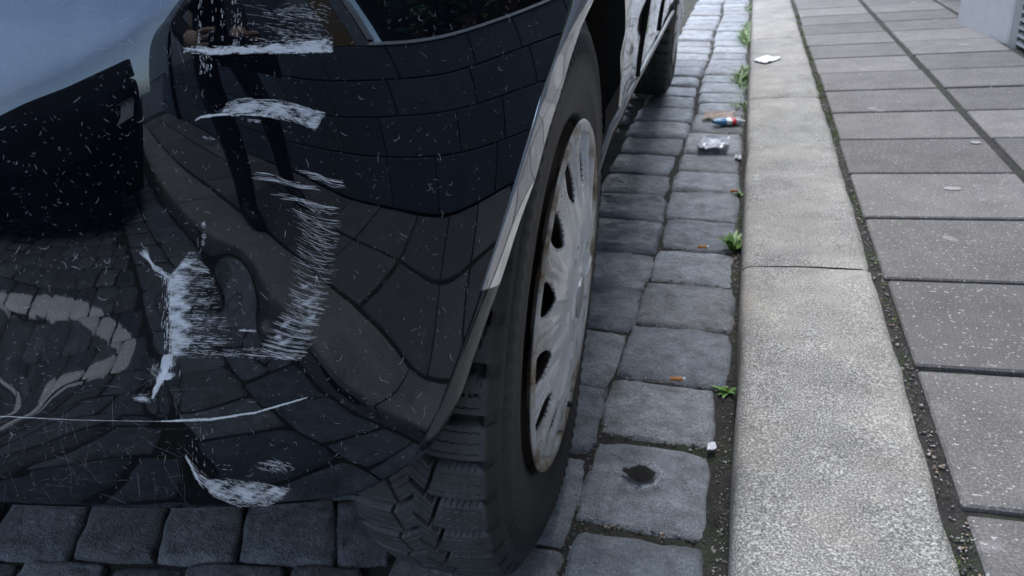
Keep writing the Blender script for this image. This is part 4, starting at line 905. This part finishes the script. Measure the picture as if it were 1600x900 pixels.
for k in range(2):
    for y in np.arange(-8, 13, 1.6):
        w = hbox('upper_window', (WX-.004, y, 3.1+2.2*k), (WX+.02, y+.85, 4.5+2.2*k), MAT['carglass'])
        m = MB(); m.box(hp((WX-.02, y-.05, 3.02+2.2*k)), hp((WX-.004, y+.9, 3.1+2.2*k))); m.build('sill', MAT['white'], w)
hbox('shop_interior', (WX+.6, -.3, .4), (WX+.65, 2.4, 2.4), MAT['inner']); hbox('shop_interior', (WX+.1, -.3, .88), (WX+.6, 2.4, .93), MAT['inner'])
m = MB(); m.tube([hp((WX-.03, -3.9, KT)), hp((WX-.03, -3.9, 7.4))], .06, 14); m.build('downpipe', MAT['liner'], house, True)
# louvred cellar opening and the pale plinth beyond it
m = MB()
lv = hbox('louvre_frame', (WX+.045, 2.60, .09), (WX+.06, 3.40, 2.4), MAT['liner'])
for z in np.arange(.125, 1.6, .028):
    V = [(.008, 2.605, z), (.008, 3.40, z), (.036, 3.40, z+.022), (.036, 2.605, z+.022), (.012, 2.605, z-.004), (.012, 3.40, z-.004), (.040, 3.40, z+.018), (.040, 2.605, z+.018)]
    mobj('louvre_slat', [(x, y, z-KT) for x, y, z in V], [(0,1,2,3), (7,6,5,4), (0,4,5,1), (3,2,6,7), (0,3,7,4), (1,5,6,2)], MAT['slat'], house, False)
def slantbox(name, x0, y0, x1, y1, z0, z1, th, mat, parent=house, e=.006):
    d = Vector((x1-x0, y1-y0, 0)); d.normalize(); nn = Vector((d.y, -d.x, 0)); m = MB(); V = []
    for z in (z0, z1):
        for px, py in ((x0, y0), (x1, y1)): V += [(px-WX, py, z-KT)]
        for px, py in ((x1, y1), (x0, y0)): V += [(px-WX+nn.x*th, py+nn.y*th, z-KT)]
    m.add(V, [(0, 1, 2, 3), (7, 6, 5, 4), (0, 4, 5, 1), (1, 5, 6, 2), (2, 6, 7, 3), (3, 7, 4, 0)]); return m.build(name, mat, parent)
slantbox('plinth', .958, 3.43, .888, 4.03, .10, 1.2, .5, MAT['concrete'])
slantbox('plinth_panel', .949, 3.50, .886, 4.035, .10, .275, .02, MAT['concrete'])
slantbox('corner_strip', .957, 3.405, .945, 3.46, .10, 1.3, .06, simple('grey_steel', (.33, .34, .345), .5))
hbox('entrance_wall', (1.32, 4.0, .05), (1.4, 5.3, 3), MAT['plaster']); hbox('far_base', (.93, 5.05, .05), (1.3, 14, 2.39), MAT['stone'])
# plants behind the shop glass
def leafblade(V, Q, base, tip, w):
    b = len(V); p, q = Vector(base), Vector(tip); d = q-p; s = d.cross(Vector((random.uniform(-1, 1), random.uniform(-1, 1), .6))).normalized()*w; mid = p + d*.45 + Vector((0, 0, d.length*.12))
    V += [tuple(p), tuple(mid+s), tuple(q), tuple(mid-s), tuple(mid + Vector((0, 0, -w*.4)))]; Q += [[b, b+1, b+4], [b+1, b+2, b+4], [b+2, b+3, b+4], [b+3, b, b+4]]
for py, nl, hh, wh in ((.2, 60, .5, 'beside the grey pilaster'), (.62, 70, .7, 'tallest in the row'), (1.0, 60, .55, 'before the middle window bar'), (1.5, 60, .6, 'past the middle window bar'), (2.0, 50, .5, 'at the louvre end')):
    pr = empty('pot_plant', (WX+.15, py, .93), label='leafy green pot plant behind the shop glass, ' + wh, cat='plant', group='pot plants in the shop window')
    m = MB(); m.tube([(0, 0, .0), (0, 0, .1), (0, 0, .13)], [.045, .06, .06], 14); m.build('pot', simple('pot_clay', (.2, .1, .05), .8), pr, True)
    V, Q = [], []
    for _ in range(nl):
        a = random.uniform(0, 6.28); z = random.uniform(.1, hh); r = random.uniform(.02, .07); l = random.uniform(.08, .2)
        leafblade(V, Q, (r*math.cos(a), r*math.sin(a), z), (r*math.cos(a)+l*math.cos(a), r*math.sin(a)+l*math.sin(a), z+random.uniform(-.06, .1)), random.uniform(.012, .03))
    mobj('leaves', V, Q, MAT['leaf'], pr, False)
# house across the street
op = empty('town_house', (-8.5, 0, 0), label='plain rendered town house on the far side of the street', cat='building')
m = MB(); m.box((-3, -4, -.2), (0, 25, 9)); m.build('wall', MAT['render_far'], op)
for k in range(3):
    for y in np.arange(-3, 24, 2.2):
        m = MB(); m.box((-.02, y, .9+2.9*k), (.012, y+1.1, 2.5+2.9*k)); w = m.build('window', MAT['carglass'], op)
        m = MB(); m.box((.012, y-.06, .82+2.9*k), (.06, y+1.16, .9+2.9*k)); m.build('sill', MAT['white'], w)
# ------------------------------------------------------------------ dark car parked behind
dc = empty('dark_car', (-1.0, -1.36, .04), label='dark car parked close behind the black car with its nose towards it', cat='car')
st = [(0.0, .60, .34, .46), (-.03, .72, .24, .58), (-.10, .78, .17, .68), (-.25, .82, .15, .76), (-.6, .84, .15, .83), (-1.0, .85, .15, .89), (-1.6, .85, .15, .92), (-2.6, .85, .15, .93), (-3.6, .84, .15, .92), (-4.0, .80, .2, .85), (-4.12, .7, .3, .6)]
V = []; nk = 40
for y, w, zl, zh in st:
    for k in range(nk):
        a = 2*math.pi*k/nk; c, s_ = math.cos(a), math.sin(a); pw = .38
        V.append((w*math.copysign(abs(c)**pw, c), y + .10*(1-abs(c)**2)*(1 if y > -.5 else 0) - (.25*(abs(c)**4) if y > -.2 else 0), (zl+zh)/2 + (zh-zl)/2*math.copysign(abs(s_)**pw, s_)))
Q = [[i*nk+k, i*nk+(k+1) % nk, (i+1)*nk+(k+1) % nk, (i+1)*nk+k] for i in range(len(st)-1) for k in range(nk)]
mobj('body', V, Q + [list(range(nk)), list(range((len(st)-1)*nk, len(st)*nk))[::-1]], MAT['darkcar'], dc)
V = []
for y, w, zl, zh in [(-.95, .78, .86, .88), (-1.65, .66, .88, 1.36), (-2.2, .64, .88, 1.42), (-3.2, .64, .88, 1.38), (-3.95, .74, .85, .88)]:
    for k in range(nk):
        a = 2*math.pi*k/nk; c, s_ = math.cos(a), math.sin(a); V.append((w*math.copysign(abs(c)**.5, c), y, (zl+zh)/2 + (zh-zl)/2*math.copysign(abs(s_)**.5, s_)))
mobj('cabin', V, [[i*nk+k, i*nk+(k+1) % nk, (i+1)*nk+(k+1) % nk, (i+1)*nk+k] for i in range(4) for k in range(nk)], MAT['backglass'], dc)
for sx in (-1, 1):
    m = MB(); m.box((sx*.62-.12, -.03, .52), (sx*.62+.12, .012-.05, .64), .02); m.build('headlight', MAT['lamp'], dc)
    for wy in (-.75, -3.3):
        m = MB(); m.tube([(sx*.70, wy, .30), (sx*.88, wy, .30)], .30, 28); w = m.build('wheel', MAT['rubber'], dc, True)
        m = MB(); m.tube([(sx*.875, wy, .30), (sx*.889, wy, .30)], .19, 24); m.build('rim', MAT['cap'], w, False)
# ------------------------------------------------------------------ the person taking the picture
def skinmesh(name, verts, edges, radii, root, mats, choose, parent, sub=2):
    me = bpy.data.meshes.new(name); me.from_pydata(verts, edges, []); me.update()
    o = bpy.data.objects.new(name, me); COL.objects.link(o)
    o.modifiers.new('skin', 'SKIN'); sb = o.modifiers.new('sub', 'SUBSURF'); sb.levels = sb.render_levels = sub
    for i, r in enumerate(radii):
        d = me.skin_vertices[0].data[i]; d.radius = (r, r) if not isinstance(r, tuple) else r; d.use_root = (i == root)
    dg = bpy.context.evaluated_depsgraph_get(); m2 = bpy.data.meshes.new_from_object(o.evaluated_get(dg)); bpy.data.objects.remove(o)
    m2.name = name; m2.materials.clear()
    for m in mats: m2.materials.append(m)
    for p in m2.polygons: p.material_index = choose(p.center); p.use_smooth = True
    return link(bpy.data.objects.new(name, m2), parent)
pb = Vector((.40, -1.08, KT))
person = empty('person', pb, label='person in black trousers and jacket bending to take a picture with a phone', cat='person')
vt = [(.50,-1.02,.98), (.46,-.92,1.08), (.34,-.75,1.19), (.24,-.61,1.25), (.205,-.55,1.25), (.18,-.51,1.25), (.15,-.45,1.235),
      (.41,-1.02,.93), (.31,-.94,.56), (.235,-.92,.20), (.225,-.92,.15), (.20,-.80,.135),
      (.62,-1.03,.93), (.61,-.98,.56), (.60,-1.04,.20), (.60,-1.04,.15), (.585,-.91,.135),
      (.10,-.65,1.18), (-.05,-.46,.96), (-.055,-.215,.80), (-.062,-.13,.755),
      (.38,-.60,1.20), (.31,-.40,.97), (.13,-.19,.80), (.085,-.12,.755)]
ed = [(0,1),(1,2),(2,3),(3,4),(4,5),(5,6),(0,7),(7,8),(8,9),(9,10),(10,11),(0,12),(12,13),(13,14),(14,15),(15,16),(3,17),(17,18),(18,19),(19,20),(3,21),(21,22),(22,23),(23,24)]
ra = [.15,.155,.16,.12,.055,.07,.095, .095,.065,.05,.045,.038, .095,.065,.05,.045,.038, .075,.05,.036,.03, .075,.05,.036,.03]
for (wx, wy, wz), sgn, k0 in (((-.062,-.13,.755), -1, 20), ((.085,-.12,.755), 1, 24)):
    for f in range(4):
        i = len(vt); z = wz + .028 - .019*f
        vt += [(wx + sgn*-.002, wy+.05, z), (wx - sgn*.004, wy+.085, z-.003), (wx - sgn*.022, wy+.100 - .004*f, z-.006)]
        ed += [(k0, i), (i, i+1), (i+1, i+2)]; ra += [.0095, .0085, .0075]
    i = len(vt); vt += [(wx - sgn*.018, wy+.04, wz+.03), (wx - sgn*.034, wy+.07, wz+.022)]; ed += [(k0, i), (i, i+1)]; ra += [.011, .0095]
vt = [tuple(Vector(v) - pb) for v in vt]
def choose(c):
    w = c + pb
    if (w.y > -.585 and w.z > 1.12 and abs(w.x-.15) < .13 and w.y > -.56) : return 1
    if w.y > -.17 and w.z < .85: return 1
    if w.z < .19: return 2
    return 0
skinmesh('body', vt, ed, ra, 0, [MAT['cloth'], MAT['skin'], MAT['shoe']], choose, person)
hd = Vector((.155, -.46, 1.24)) - pb
def blob(name, c, r, mat, sc=(1, 1, 1), n=16, zmin=-1):
    V = []; 
    for i in range(n+1):
        for k in range(2*n):
            t, a = math.pi*i/n, math.pi*k/n; V.append((c[0]+r*sc[0]*math.sin(t)*math.cos(a), c[1]+r*sc[1]*math.sin(t)*math.sin(a), c[2]+r*sc[2]*max(zmin, math.cos(t))))
    return mobj(name, V, [[i*2*n+k, (i+1)*2*n+k, (i+1)*2*n+(k+1) % (2*n), i*2*n+(k+1) % (2*n)] for i in range(n) for k in range(2*n)], mat, person)
blob('hair', hd + Vector((.01, -.02, .03)), .102, MAT['hair'], (.95, 1.0, .95), 14, -.35)
blob('nose', hd + Vector((-.03, .105, -.03)), .016, MAT['skin'], (.8, 1.2, 1.2), 8)
for s_ in (-1, 1): blob('eye', hd + Vector((-.028+.032*s_, .087, .0)), .011, MAT['white'], n=8); blob('ear', hd + Vector((.092*s_, -.0, -.02)), .022, MAT['skin'], (.45, .8, 1.3), 8)
blob('mouth', hd + Vector((-.025, .088, -.058)), .02, simple('lips', (.35, .12, .10), .5), (1.1, .5, .35), 8)
ph = empty('phone', (0, 0, 0), label='phone held in both hands by the person', cat='phone')
pc = -fw*.014 + Vector((0, 0, H)); R3 = Matrix((rt, up, -fw)).transposed()
m = MB(); m.box((-.076, -.055, -.004), (.076, .022, .004), .003)
mobj('phone_case', [tuple(R3 @ Vector(v) + pc) for v in m.V], m.F, MAT['liner'], ph, False)
m = MB(); m.box((-.071, -.05, .0045), (.071, .017, .0052)); mobj('screen', [tuple(R3 @ Vector(v) + pc) for v in m.V], m.F, MAT['carglass'], ph, False)
# ------------------------------------------------------------------ weeds and litter by the kerb
def weed(name, x, y, z, n, lmax, label, group=None, w=.006):
    r = empty(name, (x, y, z), label=label, cat='weed', group=group); V, Q = [], []; mb = MB()
    for i in range(n):
        a = random.uniform(0, 6.28); t = random.uniform(.25, 1.1); l = lmax*random.uniform(.5, 1); d = Vector((math.cos(a)*t, math.sin(a)*t, 1.0)).normalized()
        k = 6; s = d.cross(Vector((0, 0, 1))).normalized() if abs(d.z) < .99 else Vector((1, 0, 0)); b = len(V)
        for q in range(k+1):
            f = q/k; c = d*l*f + Vector((d.x, d.y, -.9))*l*.45*f*f; ww = w*math.sin(math.pi*min(.97, .12+.88*f))*(1 + .35*(q % 2))
            V += [tuple(c - s*ww), tuple(c + Vector((0, 0, -ww*.35))), tuple(c + s*ww)]
            if q: 
                o_ = b + 3*q
                Q += [[o_-3, o_-2, o_+1, o_], [o_-2, o_-1, o_+2, o_+1]]
    mobj('leaves', V, Q, MAT['leaf'], r, True); mb.tube([(0, 0, -.01), (0, 0, .012)], [.004, .002], 6); mb.build('stem', MAT['leaf'], r)
    return r
weed('dandelion', -.022, 1.69, -.010, 20, .075, 'jagged leaved dandelion growing at the foot of the kerb')
weed('small_weed', -.014, 1.11, -.010, 9, .03, 'small green weed sprouting beside the kerb nearest the camera', w=.004)
weed('kerb_weed', -.014, 2.06, -.010, 8, .03, 'little green weed at the kerb beyond the dandelion', w=.004)
def crumple(name, cx, cy, z0, pts, amp, mat, label, cat, sd=1, n=9, thick=.0012):
    c = np.array(pts, float); V = []; g = np.linspace(0, 1, n)
    for a in g:
        for b in g:
            p = (1-a)*(1-b)*c[0] + a*(1-b)*c[1] + a*b*c[2] + (1-a)*b*c[3]; e = 1 - abs(2*a-1)**3*.15
            V.append((p[0]*e - 0, p[1]*e, .002 + amp*(abs(n2d(a*5, b*4, sd)) + .5*abs(n2d(a*11, b*9, sd+2)))))
    o = mobj(name, V, gridq(n, n).tolist(), mat, None, False, label=label, cat=cat); o.location = (cx, cy, z0)
    md = o.modifiers.new('thick', 'SOLIDIFY'); md.thickness = thick; md.offset = 1; return o
crumple('paper_scrap', .055, 3.33, KT+.002, [(-.05, -.01), (.01, -.10), (.075, .0), (-.0, .075)], .006, MAT['paper'], 'white diamond shaped paper scrap lying on the kerb stone', 'litter', 3)
crumple('cardboard_scrap', -.095, 2.83, .012, [(-.07, -.05), (.06, -.035), (.06, .05), (-.06, .06)], .010, MAT['card'], 'flattened beige cardboard scrap on the setts behind the striped wrapper', 'litter', 5)
crumple('clear_film', -.10, 2.47, .011, [(-.055, -.06), (.05, -.05), (.06, .05), (-.05, .055)], .018, MAT['film'], 'crumpled clear plastic film on the setts before the striped wrapper', 'litter', 8, 13)
crumple('plastic_bit', -.023, 2.38, -.004, [(-.012, -.02), (.012, -.02), (.012, .02), (-.012, .02)], .01, MAT['film'], 'shiny twist of plastic lying against the kerb', 'litter', 2, 6)
crumple('white_chip', -.030, .944, .002, [(-.008, -.011), (.008, -.004), (.005, .012), (-.007, .008)], .0025, MAT['film'], 'white plastic chip beside the kerb near the wet patch', 'litter', 4, 5)
tw = empty('striped_wrapper', (-.062, 2.74, .020), label='blue, red and white striped sweet wrapper lying by the kerb', cat='litter'); tw.rotation_euler = (0, .1, .35)
for a, b, mt, nm in ((-.055, -.012, 'blue', 'blue_end'), (-.012, .006, 'white', 'white_band'), (.006, .022, 'red', 'red_band'), (.022, .055, 'film', 'silver_end')):
    V = []; k = 12
    for x in np.linspace(a, b, 5):
        r = .017*(1 - .55*(abs(x)/.055)**3)
        for i in range(k):
            t = 2*math.pi*i/k; V.append((x, r*1.25*math.cos(t)*(1+.15*n2d(x*60, t, 2)), r*.75*math.sin(t)*(1+.25*n2d(x*50, t*1.3, 4)) ))
    mobj(nm, V, [[i*k+j, i*k+(j+1) % k, (i+1)*k+(j+1) % k, (i+1)*k+j] for i in range(4) for j in range(k)], MAT[mt], tw, False)
def butt(x, y, rot, lab, z=None):
    r = empty('cigarette_butt', (x, y, (zr(x)+.006 if z is None else z)), label=lab, cat='cigarette butt', group='cigarette butts in the gutter'); r.rotation_euler = (0, 0, rot)
    m = MB(); m.tube([(-.012, 0, 0), (.004, 0, 0), (.008, .0006, 0)], [.0036, .0038, .0034], 10); m.build('filter', MAT['filt'], r, True)
    m = MB(); m.tube([(.0082, .0006, 0), (.013, .001, -.0004)], [.0034, .0028], 10); m.build('paper', MAT['paper'], r, True)
butt(-.094, 1.108, .1, 'orange cigarette butt across the joint two setts before the dandelion'); butt(-.085, 1.665, -.1, 'orange cigarette butt beside the dandelion')
butt(-.025, 2.07, .2, 'orange cigarette butt against the kerb beyond the dandelion', .004); butt(-.21, 2.80, 1.2, 'orange cigarette butt by the cardboard scrap', .006)
butt(-.66, .495, .5, 'brown cigarette butt in the joint below the bumper', .03)
# wet oily patch with a ring of froth on the nearest gutter sett
g = np.linspace(-.05, .05, 34); V = [(x, y*.85, .0005 + .0004*n2d(x*60, y*60, 1)) for x in g for y in g]
oil = fast_mesh('wet_patch', V, gridq(34, 34), MAT['oil'], None, label='black wet patch on the nearest gutter sett', cat='puddle'); oil.location = (-.125, .858, .0128); oil.rotation_euler = (0, .06, 0)
oc = oil.data.attributes.new('cover', 'FLOAT', 'POINT'); oc.data.foreach_set('value', np.array([max(-.2, 1.05 - .62*(math.hypot(v[0], v[1]/.85)/.024)**1.6 + .18*n2d(v[0]*90, v[1]*90, 4)) for v in V], np.float32))
V, Q = [], []
for _ in range(120):
    t = random.gauss(-.3, 1.0); r = random.gauss(1.06, .1); rock((.029*r*math.cos(t), .027*r*math.sin(t), .001), random.uniform(.0006, .0018))
mobj('froth', V, Q, MAT['film'], oil, True, kind='stuff')
for x, y, rx, ry, lab in ((.55, 2.13, .012, .012, 'pale gum stain on the slab beside the middle joint, farthest one'), (.43, 1.78, .018, .011, 'pale gum stain on a slab of the inner row, middle one'), (.518, 1.375, .02, .014, 'white dropping on the slab at the right edge of the picture')):
    V = [(0, 0, .0012)] + [(rx*math.cos(6.283*i/18)*(1+.2*n2d(i, 1, 2)), ry*math.sin(6.283*i/18)*(1+.2*n2d(i, 2, 3)), 0) for i in range(18)]
    o = mobj('pavement_spot', V, [[0, 1+i, 1+(i+1) % 18] for i in range(18)], MAT['drop'], None, label=lab, cat='stain', group='pale spots on the pavement'); o.location = (x, y, KT+.0025)
